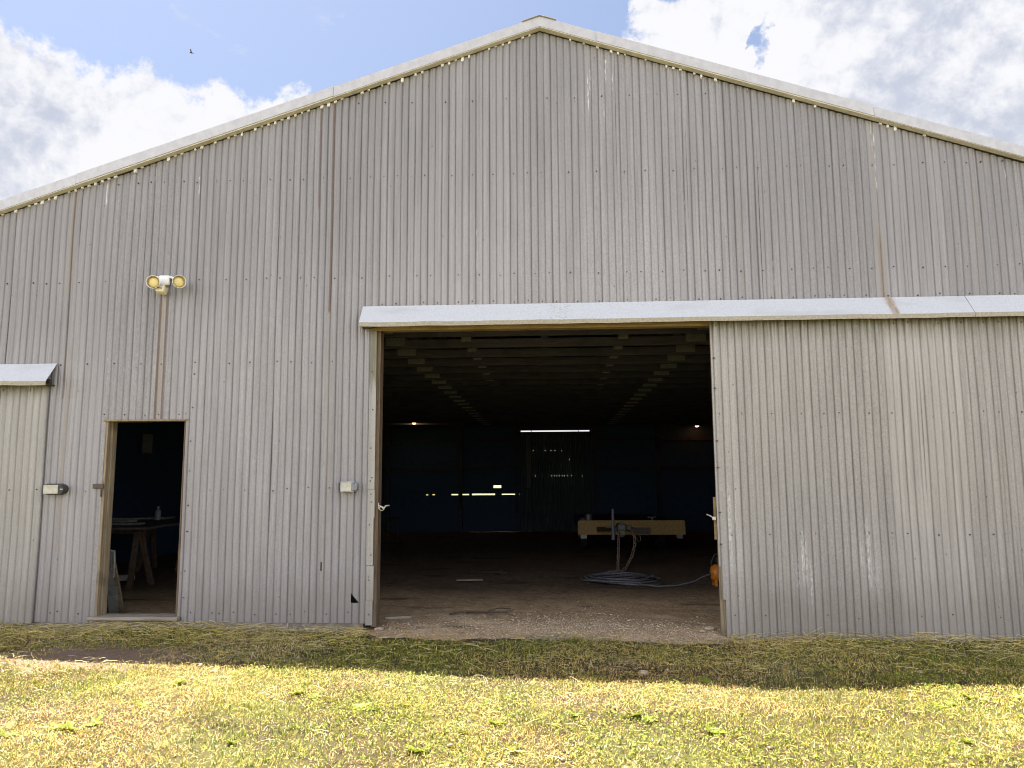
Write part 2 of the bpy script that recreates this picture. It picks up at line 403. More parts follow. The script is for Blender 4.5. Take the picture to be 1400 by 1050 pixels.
# dirt floor inside, spilling out through the big opening with a ragged edge
def dirt_mat():
    n = N('packed_dirt_floor'); P = n.pos(); x, y, z = n.xyz(P)
    a = n.noise(P, .8, 5, .6); b = n.noise(P, 9, 6, .7); c = n.noise(P, 48, 5, .75); e = n.vor(P, 42, 'F1', 'Distance')
    col = n.mix(n.step(b, .32, .68), (.60, .42, .245), (.38, .255, .145)); col = n.mix(n.step(a, .5, .66), col, (.66, .49, .30)); col = n.mix(n.step(n.m('ADD', y, n.m('MULTIPLY', a, 2.5)), 2.6, 5.2), col, n.mix(n.step(b, .32, .68), (.20, .145, .10), (.115, .08, .056)))  # floor colour darkened farther in, painting the daylight's falloff
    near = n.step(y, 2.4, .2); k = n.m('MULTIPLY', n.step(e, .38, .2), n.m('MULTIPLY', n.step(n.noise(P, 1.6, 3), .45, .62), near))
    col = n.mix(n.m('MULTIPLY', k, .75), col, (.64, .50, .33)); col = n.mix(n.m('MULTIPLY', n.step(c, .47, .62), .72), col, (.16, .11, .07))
    st = n.noise(n.scale(P, (.7, 1.6, 1)), 1, 3, .5); col = n.mix(n.m('MULTIPLY', n.step(st, .56, .7), .7), col, (.06, .045, .033))
    n.bump(n.m('ADD', b, n.m('MULTIPLY', c, .4)), .03, .9); return n.fin(col, .95, 0, .1)
def floor_z(x, y):
    x = np.asarray(x, float); y = np.asarray(y, float)
    inside = -.055 + .03*(vnoise(x, y, .8, 21)-.5) + .018*(vnoise(x, y, 4, 22)-.5) + .008*(vnoise(x, y, 14, 23)-.5)
    edge = .05*(vnoise(x, y, 2.2, 24)-.5) + .025*(vnoise(x, y, 8, 25)-.5) - .06*sm(-y, .15, .75) - .10*sm(np.abs(x+.05), 1.7, 2.35)*sm(-y, -.02, .12)
    out = ground_z(x, np.minimum(y, 0)) + edge
    t = sm(y, -.55, .3); door = (x > -2.5) & (x < 2.4)
    return np.where(y > .3, inside, np.where(door, out*(1-t)+inside*t, inside))
xs = np.concatenate([np.arange(-9.05, -2.1, .25), np.arange(-2.03, 1.96, .05), np.arange(2.1, 9.0, .25)])
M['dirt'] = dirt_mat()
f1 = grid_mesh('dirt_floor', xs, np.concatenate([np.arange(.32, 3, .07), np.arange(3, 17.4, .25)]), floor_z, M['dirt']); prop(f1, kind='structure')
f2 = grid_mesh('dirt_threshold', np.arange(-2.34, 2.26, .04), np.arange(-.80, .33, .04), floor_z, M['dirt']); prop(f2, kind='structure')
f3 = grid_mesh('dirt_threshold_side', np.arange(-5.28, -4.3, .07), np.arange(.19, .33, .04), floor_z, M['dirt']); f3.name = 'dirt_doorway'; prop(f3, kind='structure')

# ------------------------------------------------------------------ barn
CX, HW, SL, RZ, LEN = -.08, 9.0, .327, 7.27, 17.5
barn = empty('barn', (CX, 0, 0), 'large grey corrugated metal barn with a low gable and a wide open sliding doorway', 'barn')
def gable(x): return RZ - SL*abs(x-CX)

def rib(x):
    """corrugation offset towards the viewer: rounded crest, tight valley"""
    t = (x/PITCH) % 1.0
    return -.0100 * (abs(math.cos(PI*t))**.62*2-1) + .0042*math.exp(-(min(t, 1-t)/.075)**2)
def corrugated(x0, x1, y0, spans, zrows=.45, sheet=.83, seg=10, skew=True, tearx=None, dent=.004):
    """sheets side by side, each lapping the next; spans(x) -> list of (z0,z1)"""
    mb = MB(); k = math.floor(x0/sheet); rr = random.Random(int(x0*77)+5)
    while k*sheet < x1:
        a = max(x0, k*sheet); b = min(x1, (k+1)*sheet+.03); yo = y0 + rr.uniform(-.0025, .0025) - .003*(k % 2); dz = rr.uniform(-.008, .008); amp = rr.uniform(.82, 1.02)
        st = PITCH/seg; xs = sorted({a, b} | {m*st for m in range(math.ceil(a/st+.05), math.floor(b/st-.05)+1)})
        bp = [p for p in BREAKS if a+8e-4 < p < b-8e-4]; xs = sorted([q for q in xs if q in (a, b) or all(abs(q-p) > 6e-4 for p in bp)]+bp)
        for i in range(len(xs)-1):
            xa, xb = xs[i], xs[i+1]
            for z0, z1 in spans((xa+xb)/2):
                zt = callable(z1)
                top = (lambda x: z1(x)) if zt else (lambda x: z1)
                lo = (lambda x: z0(x)) if callable(z0) else (lambda x: z0+dz*(z0 < .3))
                n = max(1, int(round((top((xa+xb)/2)-lo((xa+xb)/2))/zrows))); vs = []
                for x in (xa, xb):
                    for j in range(n+1):
                        z = lo(x) + (top(x)-lo(x))*j/n; am = amp*(1+.16*math.sin(x*23.1+k)+.10*math.sin(z*1.9+x*31)) if dent else 1.
                        w = dent*(math.sin(1.7*x+2.1*z+k)+math.sin(3.9*x-1.3*z+k*2.1)*.6+math.sin(.9*z*3+k))
                        vs.append((x, yo+rib(x)*am+w, z))
                m = n+1
                mb.add(vs, [(j, m+j, m+j+1, j+1) for j in range(n)])
        k += 1
    return mb
BREAKS = []
DL, DR, DT = -2.09, 1.97, 3.45         # main opening in the cladding
SLX, SRX, ST = -5.30, -4.315, 2.355    # small doorway
topz = lambda x: gable(x) - .125 - .024
BREAKS = [SLX, SRX, DL, DR, CX, -2.30, -2.215, -2.66, -2.645]
def front(x):
    if SLX < x < SRX: return [(ST, topz)]
    if DL < x < DR: return [(DT, topz)]
    if -2.30 < x < -2.215: return [(.02, .245), ((lambda q: .35-(q+2.30)*1.1), topz)]     # a torn hole near the bottom
    if -2.66 < x < -2.645: return [(.02, .60), (.70, topz)]
    return [(.02 if x < DL else -.02, topz)]
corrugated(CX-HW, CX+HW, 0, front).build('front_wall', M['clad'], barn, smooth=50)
# wall framing behind the skin (girts), seen through the tear as darkness
mb = MB()
for z in (.35, 1.5, 2.6): mb.box((CX-HW+.1, .06, z-.05), (SLX-.06, .16, z+.05)); mb.box((SRX+.06, .06, z-.05), (-2.14, .16, z+.05)); mb.box((2.05, .06, z-.05), (CX+HW-.1, .16, z+.05))
for z in (4.05, 5.3, 6.3):
    h = (RZ-z-.35)/SL; mb.box((CX-h, .06, z-.05), (CX+h, .16, z+.05))
mb.build('wall_girts', M['truss'], barn)
# dark building paper behind the skin so no daylight leaks in
mb = MB()
def prect(x0, x1, z0, f): return [(x0, z0), (x1, z0), (x1, f(x1)), (x0, f(x0))]
inr = lambda x: gable(x)-.16
for x0, x1, z0, f in ((CX-HW+.02, SLX-.09, -.2, inr), (SLX-.09, SRX+.09, ST+.06, inr), (SRX+.09, DL-.03, -.2, inr), (DL-.03, CX, 3.5, inr), (CX, 2.0, 3.5, inr), (2.0, CX+HW-.02, -.2, inr)):
    mb.prism(prect(x0, x1, z0, f), .17, .18)
mb.build('wall_lining', M['black'], barn)
# screws
mb = MB(); rr = random.Random(3)
def screws(z, x0, x1, y, step=.25, jit=.012, avoid=()):
    x = x0 + rr.uniform(0, .1)
    while x < x1:
        if not any(a < x < b for a, b in avoid):
            q = round(x/PITCH)*PITCH; zz = z + rr.uniform(-jit, jit); r = rr.uniform(.007, .0105)
            mb.cyl((q, y+.004, zz), (q, y-.019, zz), r, r*.75, 7)
        x += step*rr.choice((.67, 1, 1, 1.33))
screws(4.05, -8, 8, 0); screws(5.3, -5.9, 5.8, 0); screws(6.25, -2.8, 2.7, 0, .33); screws(3.72, -2.1, 7, 0, .25)
screws(3.03, -8, -2.2, 0, .3, .015, [(-8, -5.95)]); screws(1.53, -5.9, -2.15, 0, .28, .02, [(-5.4, -4.2)]); screws(2.42, -5.4, -4.2, 0, .2); screws(.13, -5.9, -2.2, 0, .2, .02, [(-5.4, -4.2)])
for z in (.3, .6, 1.05, 1.35, 1.75, 2.1, 2.5, 2.9): mb.cyl((-4.25+rr.uniform(-.02, .02), .0, z), (-4.25, -.02, z), .008, n=7)
o = mb.build('wall_screws', M['screw'], barn); prop(o, kind='stuff')

# side walls, back wall, roof
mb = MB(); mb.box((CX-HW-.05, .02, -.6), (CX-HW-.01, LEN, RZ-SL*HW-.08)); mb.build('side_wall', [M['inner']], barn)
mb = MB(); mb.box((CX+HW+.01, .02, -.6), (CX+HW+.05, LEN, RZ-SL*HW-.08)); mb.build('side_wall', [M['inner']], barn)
for sgn in (-1, 1):
    mb = MB(); xe = CX+sgn*(HW+.25); ze = RZ-SL*(HW+.25)
    poly = [(CX, RZ-.012), (xe, ze-.012), (xe, ze-.12), (CX, RZ-.12)]
    if sgn > 0: poly = poly[::-1]
    mb.prism(poly, -.10, LEN+.3); mb.build('roof_slope', M['roof'], barn)
    poly = [(x_, z_-.115) for x_, z_ in ([(CX, RZ-.012), (xe, ze-.012), (xe, ze-.03), (CX, RZ-.03)] if sgn < 0 else [(CX, RZ-.03), (xe, ze-.03), (xe, ze-.012), (CX, RZ-.012)])]
    mb = MB(); mb.prism(poly, .2, LEN-.01); mb.build('roof_shade_sheet', M['inner'], barn)  # dark sheet added under the roof to paint the ceiling's shade
# back wall with daylight gaps: (x0, x1, z0, z1) are missing pieces
BD0, BD1 = -1.04, 1.31
GAPS = [(-4.30, -4.22, 1.168, 1.185), (-4.08, -3.99, 1.17, 1.188), (-3.42, -2.82, 1.165, 1.205), (-2.72, -1.93, 1.162, 1.21), (-1.70, -.92, 1.168, 1.203), (-.74, -.15, 1.172, 1.215), (-1.98, -1.72, 1.40, 1.49)]
cuts = sorted(set([-.6, 3.35, RZ] + [v for g_ in GAPS for v in g_[2:]])); xcuts = sorted(set([CX-HW-.03, CX+HW+.03, CX, BD0, BD1] + [v for g_ in GAPS for v in g_[:2]] + list(np.arange(-9, 9, .5))))
mb = MB()
for xa, xb in zip(xcuts[:-1], xcuts[1:]):
    for za, zb in zip(cuts[:-1], cuts[1:]):
        xm, zm = (xa+xb)/2, (za+zb)/2
        if any(g_[0] < xm < g_[1] and g_[2] < zm < g_[3] for g_ in GAPS): continue
        if BD0 < xm < BD1:
            if zb <= 3.3501: continue
            za2 = max(za, 3.35)
        else: za2 = za
        t0, t1 = (min(zb, gable(q)-.1) for q in (xa, xb))
        mb.add([(xa, LEN, za2), (xb, LEN, za2), (xb, LEN, t1), (xa, LEN, t0)], [(0, 1, 2, 3)])
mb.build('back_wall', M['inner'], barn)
DOTS = [(-.62, 2.66), (-.21, 2.66), (-.01, 2.66), (.13, 2.66), (.36, 2.65), (-.56, 1.80), (0., 1.80), (.09, 1.80), (.17, 1.80), (.26, 1.80), (.36, 1.80), (.44, 1.80), (.55, 1.80), (.68, 1.80), (1.04, 1.79), (.62, 2.36)]
BREAKS = [v for x_, z_ in DOTS for v in (x_-.010, x_+.010)]
def bspan(x):
    z = sorted(q for p, q in DOTS if abs(p-x) < .010); e = [-.55]
    for q in z: e += [q-.009, q+.009]
    e.append(3.31); return list(zip(e[0::2], e[1::2]))
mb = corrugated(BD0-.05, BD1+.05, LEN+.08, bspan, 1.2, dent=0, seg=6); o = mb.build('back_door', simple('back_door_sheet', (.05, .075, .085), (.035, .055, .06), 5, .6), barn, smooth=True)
mb = MB()
for x in (-.68, .93): mb.box((x-.012, LEN+.02, 3.2), (x+.012, LEN+.06, 3.38))
mb.box((BD0, LEN+.03, 3.352), (BD1, LEN+.05, 3.362)); mb.build('back_door_track', M['dark_metal'], barn)
mb = MB()
for x in (BD0-.06, BD1): mb = MB(); mb.box((x, LEN+.002, -.6), (x+.06, LEN+.066, 3.30)); mb.build('back_leak_board', M['truss'], barn)  # boards added beside the back door to close light leaks
mb = MB(); mb.profile([(LEN+.0, 3.62), (LEN+.50, 3.46), (LEN+.50, 3.47), (LEN+.0, 3.63)], BD0-.4, BD1+.4); mb.build('back_sun_blocker', M['roof'], barn)  # unseen sun blocker added behind the barn to keep sun off the floor
mb = MB(); mb.box((-.86, LEN+.03, 1.4), (-.70, LEN+.05, 3.2)); mb.build('translucent_strip', simple('pale_batten', (.16, .16, .155), None, 14, .8), barn)
mb = MB()
for z in (3.03, 2.05): mb.box((CX-HW, LEN-.06, z-.06), (BD0-.08, LEN-.01, z+.06)); mb.box((BD1+.08, LEN-.06, z-.06), (CX+HW, LEN-.01, z+.06))
mb.build('back_girt', M['truss'], barn)
for x in (-8.2, -5.6, -3.1, -1.17, 1.44, 3.6, 6.0, 8.2): mb = MB(); mb.box((x-.07, LEN-.22, -.1), (x+.07, LEN-.07, 3.7)); mb.build('back_post', M['truss'], barn)
mb = MB(); mb.box((CX-HW, LEN-.06, 3.60), (CX+HW, LEN-.01, 3.72)); mb.build('back_plate_beam', M['truss'], barn)

# roof trusses with nail plates
def truss_mesh(y):
    mb = MB(); zb = 3.545; t = .04; H = RZ-.20
    def bar(a, b, h=.10, dy=0): mb.beam((a[0], y+dy, a[1]), (b[0], y+dy, b[1]), t, h, (0, 0, 1))
    mb.box((CX-HW+.05, y-t/2, zb-.062), (CX+HW-.05, y+t/2, zb+.062))
    for s in (-1, 1): mb.beam((CX, y, H-.08), (CX+s*(HW-.1), y, H-SL*(HW-.1)-.08), t, .14, (0, 0, 1))
    D = .0017
    for s in (-1, 1):
        for a, b in ((1.105, 2.3), (2.11, 2.5), (2.11, .05), (4.6, 3.0), (4.6, 5.2)):
            mb.beam((CX+s*a, y+D*0, zb+.062), (CX+s*b, y, H-SL*b-.15), t*.96, .09, (0, 0, 1))
    mb.box((CX-.045, y-t*.48, zb+.062), (CX+.045, y+t*.48, H-.15))
    return mb
def plate_mesh(x, y, w, h, z):
    mb = MB(); rr = random.Random(int(x*100+y*10)); mb.box((x-w/2, y-.026, z-h/2), (x+w/2, y-.021, z+h/2))
    for i in range(int(w/.02)):
        for j in range(int(h/.028)): mb.box((x-w/2+.006+i*.02, y-.029, z-h/2+.008+j*.028), (x-w/2+.013+i*.02, y-.0262, z-h/2+.024+j*.028))
    return mb
PL = [(CX-2.11, .28, .12, 3.585), (CX-1.105, .135, .10, 3.625), (CX+1.105, .135, .10, 3.625), (CX+2.11, .28, .12, 3.585)]
TY0, TD = .92, .85
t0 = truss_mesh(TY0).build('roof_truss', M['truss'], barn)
pl0 = [plate_mesh(x, TY0, w, h, z).build('connector_plate', M['plate'], t0) for x, w, h, z in PL]
for k in range(1, 20):
    c = t0.copy(); COL.objects.link(c); c.parent = barn; c.location = (0, k*TD, 0); c.matrix_parent_inverse = t0.matrix_parent_inverse.copy()
    for p in pl0:
        d = p.copy(); COL.objects.link(d); d.parent = c; d.matrix_parent_inverse = p.matrix_parent_inverse.copy()

# barge flashing: grey face, tan soffit, joints between lengths
def barge(x0, x1, dz=0., dy=0.):
    f = lambda x: gable(x)+dz
    mb = MB(); yf = -.102+dy
    for (a, b) in ((x0, x1),):
        mb.mi = 0
        mb.prism([(a, f(a)-.127), (b, f(b)-.127), (b, f(b)), (a, f(a))], yf, yf+.008)
        mb.prism([(a, f(a)-.008), (b, f(b)-.008), (b, f(b)+.002), (a, f(a)+.002)], yf+.008, .25)
        mb.prism([(a, f(a)-.127), (b, f(b)-.127), (b, f(b)-.121), (a, f(a)-.121)], yf+.008, yf+.02)
    return mb
secs = [(CX-HW-.3, -5.815), (-5.808, -2.628), (-2.62, CX), (CX, .60), (.607, 3.845), (3.853, 7.1), (7.107, CX+HW+.3)]
for i, (a, b) in enumerate(secs): barge(a, b, (.0, .006, 0, 0, .004, -.004, 0)[i], (-.0, -.003, 0, 0, -.002, .0, 0)[i]).build('barge_flashing', M['trim'], barn)
for s, (a, b) in ((0, (CX-HW-.3, CX)), (1, (CX, CX+HW+.3))):
    mb = MB(); mb.prism([(a, gable(a)-.137), (b, gable(b)-.137), (b, gable(b)-.118), (a, gable(a)-.118)], -.0935, -.012); mb.build('soffit_board', M['soffit'], barn)
mb = MB()
for s in (-1, 1):
    a = (CX-.22, CX) if s < 0 else (CX, CX+.20)
    mb.prism([(a[0], gable(a[0])+.004), (a[1], gable(a[1])+.004), (a[1], gable(a[1])+.010), (a[0], gable(a[0])+.010)], -.125, LEN)
mb.build('ridge_cap', M['trim'], barn)
mb = MB(); rr = random.Random(11); x = CX-HW+.02
k = math.ceil((CX-HW)/PITCH)
while k*PITCH < CX+HW:
    x = (k+.5)*PITCH; z = gable(x)-.142; s = -SL if x > CX else SL
    p = .72 if (-6.6 < x < -.6) else (.55 if x < 2.2 or 3.5 < x < 4.3 else .25)
    if rr.random() < p and abs(x-CX) > .12:
        w = rr.uniform(.010, .019); h = rr.choice((.012, .02, .028, .045))*rr.uniform(.7, 1.1)
        mb = MB(); mb.add([(x-w, -.022, z-w*s-h), (x+w, -.022, z+w*s-h*rr.uniform(.6, 1)), (x+w, -.022, z+w*s), (x-w, -.022, z-w*s), (x-w, .01, z-w*s-h), (x+w, .01, z+w*s-h), (x+w, .01, z+w*s), (x-w, .01, z-w*s)],
               [(0,1,2,3), (0,4,5,1), (1,5,6,2), (3,7,4,0)])
        if -7.0 < x < 5.8: mb.build('white_edge_piece', M['edge_white'], barn)  # small white pieces at random ribs along the wall top
    k += 1

# foundation, small doorway, sill
mb = MB(); mb.box((CX-HW, .012, -.4), (SLX-.05, .16, .03)); mb.box((SRX+.05, .012, -.4), (-2.16, .16, .03)); mb.box((SLX-.05, -.015, -.4), (SRX+.05, .19, .045)); mb.build('foundation', M['concrete'], barn)
mb = MB(); mb.bevbox((SLX-.045, -.075, .05), (SRX+.03, .19, .088), .006); mb.build('door_sill', M['sill'], barn)
mb = MB(); mb.box((SLX-.005, -.002, .088), (SLX+.028, .07, ST)); mb.box((SLX+.0, .073, .088), (SLX+.045, .165, ST-.002)); mb.build('door_jamb', M['jamb'], barn)
mb = MB(); mb.box((SRX-.028, .0, .088), (SRX+.004, .165, ST)); mb.build('door_jamb', M['jamb_dark'], barn)
mb = MB(); mb.box((SLX-.02, -.02, ST-.012), (SRX+.02, .165, ST+.006)); mb.build('door_head', M['jamb'], barn)
mb = MB(); mb.bevbox((SLX-.10, -.030, 1.55), (SLX+.03, -.019, 1.605), .003); mb.box((SLX-.08, -.033, 1.568), (SLX-.045, -.0302, 1.588)); mb.cyl((SLX+.005, -.034, 1.46), (SLX+.005, -.02, 1.46), .006); mb.box((SLX-.003, -.03, 1.46), (SLX+.012, -.02, 1.55)); mb.build('hasp', M['dark_metal'], barn)

# main opening: jamb post, corner trim, lintel
mb = MB(); mb.box((-2.062, -.0, -.02), (-2.005, .16, 3.44)); mb.build('door_jamb', M['jamb_dark'], barn)
mb = MB()
tz = [(.0, .27), (.272, .66), (.664, 1.2), (1.2, 1.52), (1.523, 3.42)]
for i, (a, b) in enumerate(tz):
    w = (-.0, .004, -.002, .003, 0)[i]; mb.box((-2.128+w, -.024-.002*(i % 2), a), (-2.052+w*2, -.014, b)); mb.box((-2.055+w*2, -.0235, a), (-2.048+w*2, .03, b))
mb.build('corner_trim', M['clad_side'], barn)
for z in (.12, .5, .78, 1.12, 1.38, 1.47, 1.62, 1.66, 2.0, 2.45, 2.9): mb = MB(); q = -2.08+random.uniform(-.02, .02); mb.cyl((q, -.015, z), (q, -.031, z), .008, n=7); mb.build('trim_screw', M['screw'], barn)
mb = MB(); mb.box((-2.10, -.045, 3.385), (2.4, -.012, 3.46)); mb.box((-2.0, -.011, 3.40), (2.4, .15, 3.448)); mb.build('lintel', M['lintel'], barn)
mb = MB(); mb.tube([(-2.0, .02, 1.34), (-1.985, -.01, 1.335), (-1.96, -.02, 1.325), (-1.94, -.02, 1.305), (-1.925, -.02, 1.315), (-1.915, -.02, 1.335), (-1.87, -.02, 1.34)], .009, 7); mb.bevbox((-2.012, .0, 1.30), (-1.998, .05, 1.37), .003); mb.tube([(-1.96+.03*math.cos(t*.6), -.02, 1.305+.022*math.sin(t*.6)) for t in range(11)], .006, 6, True); mb.build('door_latch', M['steel'], barn)

# hoods over the sliding doors
def hood(x0, x1, zt, name='door_hood'):
    mb = MB(); pr = [(-.012, zt), (-.20, zt-.235), (-.20, zt-.285), (-.193, zt-.285), (-.193, zt-.238), (-.012, zt-.008)]
    n = max(2, int((x1-x0)/.25)); L = len(pr); vs = []; rr = random.Random(int(x0*10))
    for i in range(n+1):
        x = x0+(x1-x0)*i/n; b = rr.uniform(-.004, .004)
        for j, (y, z) in enumerate(pr): vs.append((x, y+(b*.6 if j in (1,2,3,4) else 0), z+(b if j in (1,2,3,4) else 0)))
    for i in range(n):
        for j in range(L):
            j2 = (j+1) % L; mb.mi = 1 if j in (1, 2, 3) else 0
            mb.add([vs[i*L+j], vs[(i+1)*L+j], vs[(i+1)*L+j2], vs[i*L+j2]], [(0, 3, 2, 1)])
    mb.mi = 0; mb.add(vs[:L], [tuple(range(L))]); mb.add(vs[-L:], [tuple(range(L-1, -1, -1))])
    return mb.build(name, [M['hood'], M['lip']], barn)
hood(-2.225, 1.205, 3.69); hood(1.198, 4.76, 3.692); hood(4.766, 8.2, 3.695); hood(-8.8, -5.95, 3.05)
for x, z in ((-2.225, 3.69), (-5.95, 3.05)):     # open end: bracket and rail end inside the hood
    mb = MB(); d = .02 if x > -3 else -.02
    a_, b_ = sorted((x+d*.5, x+d*8)); mb.box((a_, -.185, z-.275), (b_, -.0, z-.262)); mb.box((a_, -.10, z-.25), (b_, -.06, z-.20)); mb.box((a_, -.03, z-.255), (a_+.04, -.014, z-.06)); mb.build('door_track', M['dark_metal'], barn)
# big sliding door, pushed to the right
D0, D1, DY = 1.845, 5.95, -.075
BREAKS = [D0+.016, D0+.055]
def dspan(x):
    if x < D0+.016: return [(.66, 3.46)]
    if x < D0+.055: return [(.30, 3.46)]
    return [(-.135, 3.46)]
door = corrugated(D0-.004, D1, DY, dspan).build('sliding_door', M['clad_door'], barn, smooth=50)
mb = MB(); mb.box((D0+.002, DY+.02, -.10), (D0+.10, DY+.055, 3.45)); mb.box((D1-.1, DY+.02, -.10), (D1, DY+.055, 3.45))
for z in (-.05, 1.0, 2.35, 3.38): mb.box((D0+.101, DY+.021, z-.06), (D1-.101, DY+.054, z+.06))
mb.build('door_frame', M['jamb'], door)
mb = MB(); mb.box((D0-.03, DY+.026, .95), (D0+.0, DY+.05, 1.42)); mb.build('edge_cleat', M['lintel'], door)
mb = MB(); rr = random.Random(8)
screws(3.37, D0+.02, D1, DY, .26, .01); screws(2.35, D0+.02, D1, DY, .27, .008); screws(1.01, D0+.1, D1, DY, .3, .012); screws(.12, D0+.1, D1, DY, .5, .03)
for z in (.9, 1.25, 1.75, 2.05, 2.65, 3.0): mb.cyl((D0+.03, DY, z), (D0+.03, DY-.02, z), .009, n=7)
o = mb.build('door_screws', M['screw'], door); prop(o, kind='stuff')
mb = MB(); mb.tube([(D0, DY+.01, 1.20), (D0-.02, DY-.0, 1.20), (D0-.05, DY-.01, 1.195), (D0-.085, DY-.01, 1.215), (D0-.12, DY-.01, 1.23)], .008, 7); mb.bevbox((D0-.06, DY-.03, 1.165), (D0-.02, DY+.0, 1.205), .005); mb.build('latch', M['steel'], door)
# left sliding door
BREAKS = []
sd = corrugated(-8.2, -6.02, -.029, lambda x: [(.0, 2.80)], seg=8).build('sliding_door', M['clad_side'], barn, smooth=50)
sd['label'] = 'narrow sliding door under the left hood'
mb = MB(); rr = random.Random(5); screws(2.72, -8.2, -6.05, -.03, .3); screws(1.55, -8.2, -6.05, -.03, .3); prop(mb.build('door_screws', M['screw'], sd), kind='stuff')

# ------------------------------------------------------------------ things on the wall
fl = empty('floodlight', (-4.66, 0, 4.0), 'white twin floodlight with amber lenses and motion sensor above the small doorway', 'floodlight')
mb = MB(); mb.bevbox((-4.725, -.062, 3.985), (-4.592, -.0125, 4.11), .018); mb.cyl((-4.66, -.061, 4.05), (-4.66, -.067, 4.05), .008)
mb.build('mount_box', M['white_enamel'], fl, smooth=40)
for s, lx in ((-1, -4.712), (1, -4.437)):
    d = Vector((.28 if s < 0 else .62, -.92 if s < 0 else -.78, -.12)).normalized(); c = Vector((lx+(.0 if s < 0 else .03), -.19, 3.985))
    mb = MB(); mb.lathe([(.0, -.125), (.03, -.125), (.036, -.10), (.04, -.08), (.055, -.055), (.068, -.02), (.075, .025), (.078, .04), (.0745, .041), (.071, .03)], c, d, 28)
    mb.tube([(-4.66+s*.05, -.035, 4.08), (-4.66+s*.085, -.05, 4.085), c-d*.11+Vector((0, 0, .035)), c-d*.10], .015, 8)
    h = mb.build('lamp_head', M['white_enamel'], fl, smooth=35)
    mb = MB(); mb.lathe([(.0742, .039), (.070, .025), (.066, .005), (.058, -.012)], c, d, 28); mb.build('reflector', M['reflector'], h, smooth=True)
    mb = MB(); mb.lathe([(.060, -.008), (.056, .001), (.035, .010), (.0, .014)], c, d, 28); mb.build('lens', M['lens'], h, smooth=True)
mt = Matrix.Translation((-4.655, -.10, 3.915)) @ Matrix.Rotation(math.radians(-14), 4, 'X') @ Matrix.Rotation(math.radians(8), 4, 'Y')
mb = MB(); mb.bevbox((-.055, -.05, -.045), (.055, .05, .042), .016, mt); mb.cyl((-4.655, -.07, 3.95), (-4.655, -.05, 4.0), .018)
ms = mb.build('motion_sensor', M['cream'], fl, smooth=40)
mb = MB(); mb.bevbox((-.042, -.0535, -.006), (.03, -.051, .003), .001, mt); mb.build('sensor_slot', M['dark_metal'], ms)

def vent_cover(x0, x1, zc, y, lab, dull):
    r = .058; e = empty('vent_cover', (x0, y, zc), lab, 'vent cover', 'vent covers on the front wall')
    pts = [(x0, zc-r), (x1-r, zc-r)] + [(x1-r+r*math.sin(t), zc-r*math.cos(t)) for t in [PI*i/14 for i in range(1, 14)]] + [(x1-r, zc+r), (x0, zc+r)]
    mb = MB(); n = len(pts); yo = y-.095
    vs = [(x, y, z) for x, z in pts] + [(x, yo, z) for x, z in pts]
    fs = [(i, n+i, n+(i+1) % n, (i+1) % n) for i in range(n-1)]
    mb.add(vs, fs); mb.prism(pts, yo-.003, yo); mb.prism([(x0-.012, zc-r-.008), (x1-r, zc-r-.008), (x1-r, zc+r+.008), (x0-.012, zc+r+.008)], y-.004, y)
    mb.build('hood_shell', simple('vent_shell_'+('dark' if dull else 'bright'), (.062, .058, .056) if dull else (.34, .345, .37), (.04, .038, .036) if dull else (.22, .225, .245), 20, .5, .2), e, smooth=30)
    mb = MB(); mb.bevbox((x0+.012, yo-.007, zc-r+.006), (x1-r*1.15, yo-.0035, zc+r-.008), .003); mb.build('face_plate', simple('vent_face_'+('a' if dull else 'b'), (.50, .48, .42) if dull else (.50, .50, .46), (.40, .37, .25), 18, .5, .1), e)
    mb = MB(); mb.prism([(x1-r*1.05, zc-r*.8), (x1-r, zc-r*.86)] + [(x1-r+r*.86*math.sin(t), zc-r*.86*math.cos(t)) for t in [PI*i/12 for i in range(1, 12)]] + [(x1-r, zc+r*.86), (x1-r*1.05, zc+r*.8)], yo-.0065, yo-.0035)
    cp = mb.build('round_cap', simple('cap_'+('dark' if dull else 'bright'), (.05, .048, .046) if dull else (.24, .245, .27), (.03, .03, .03) if dull else (.15, .15, .165), 25, .45, .3), e)
    for dz in ((0,) if dull else (-.04, .04)): mb = MB(); mb.bevbox((x1-r*.7, yo-.011, zc+dz-.006), (x1-r*.4+(.02 if dull else 0), yo-.007, zc+dz+.006), .002); mb.build('cap_screw', M['steel'] if dull else M['screw'], cp)
    if not dull:
        mb = MB()
        for dz in (-.052, .006): mb.box((x0-.016, yo-.002, zc+dz), (x0-.006, y-.01, zc+dz+.046))
        mb.build('hinge_tab', M['dark_metal'], e)
vent_cover(-5.955, -5.70, 1.545, -.012, 'small galvanized vent cover with dark round cap on the wall left of the small doorway', True)
vent_cover(-2.425, -2.23, 1.555, -.012, 'small galvanized vent cover with bright round end on the wall beside the wide opening', False)

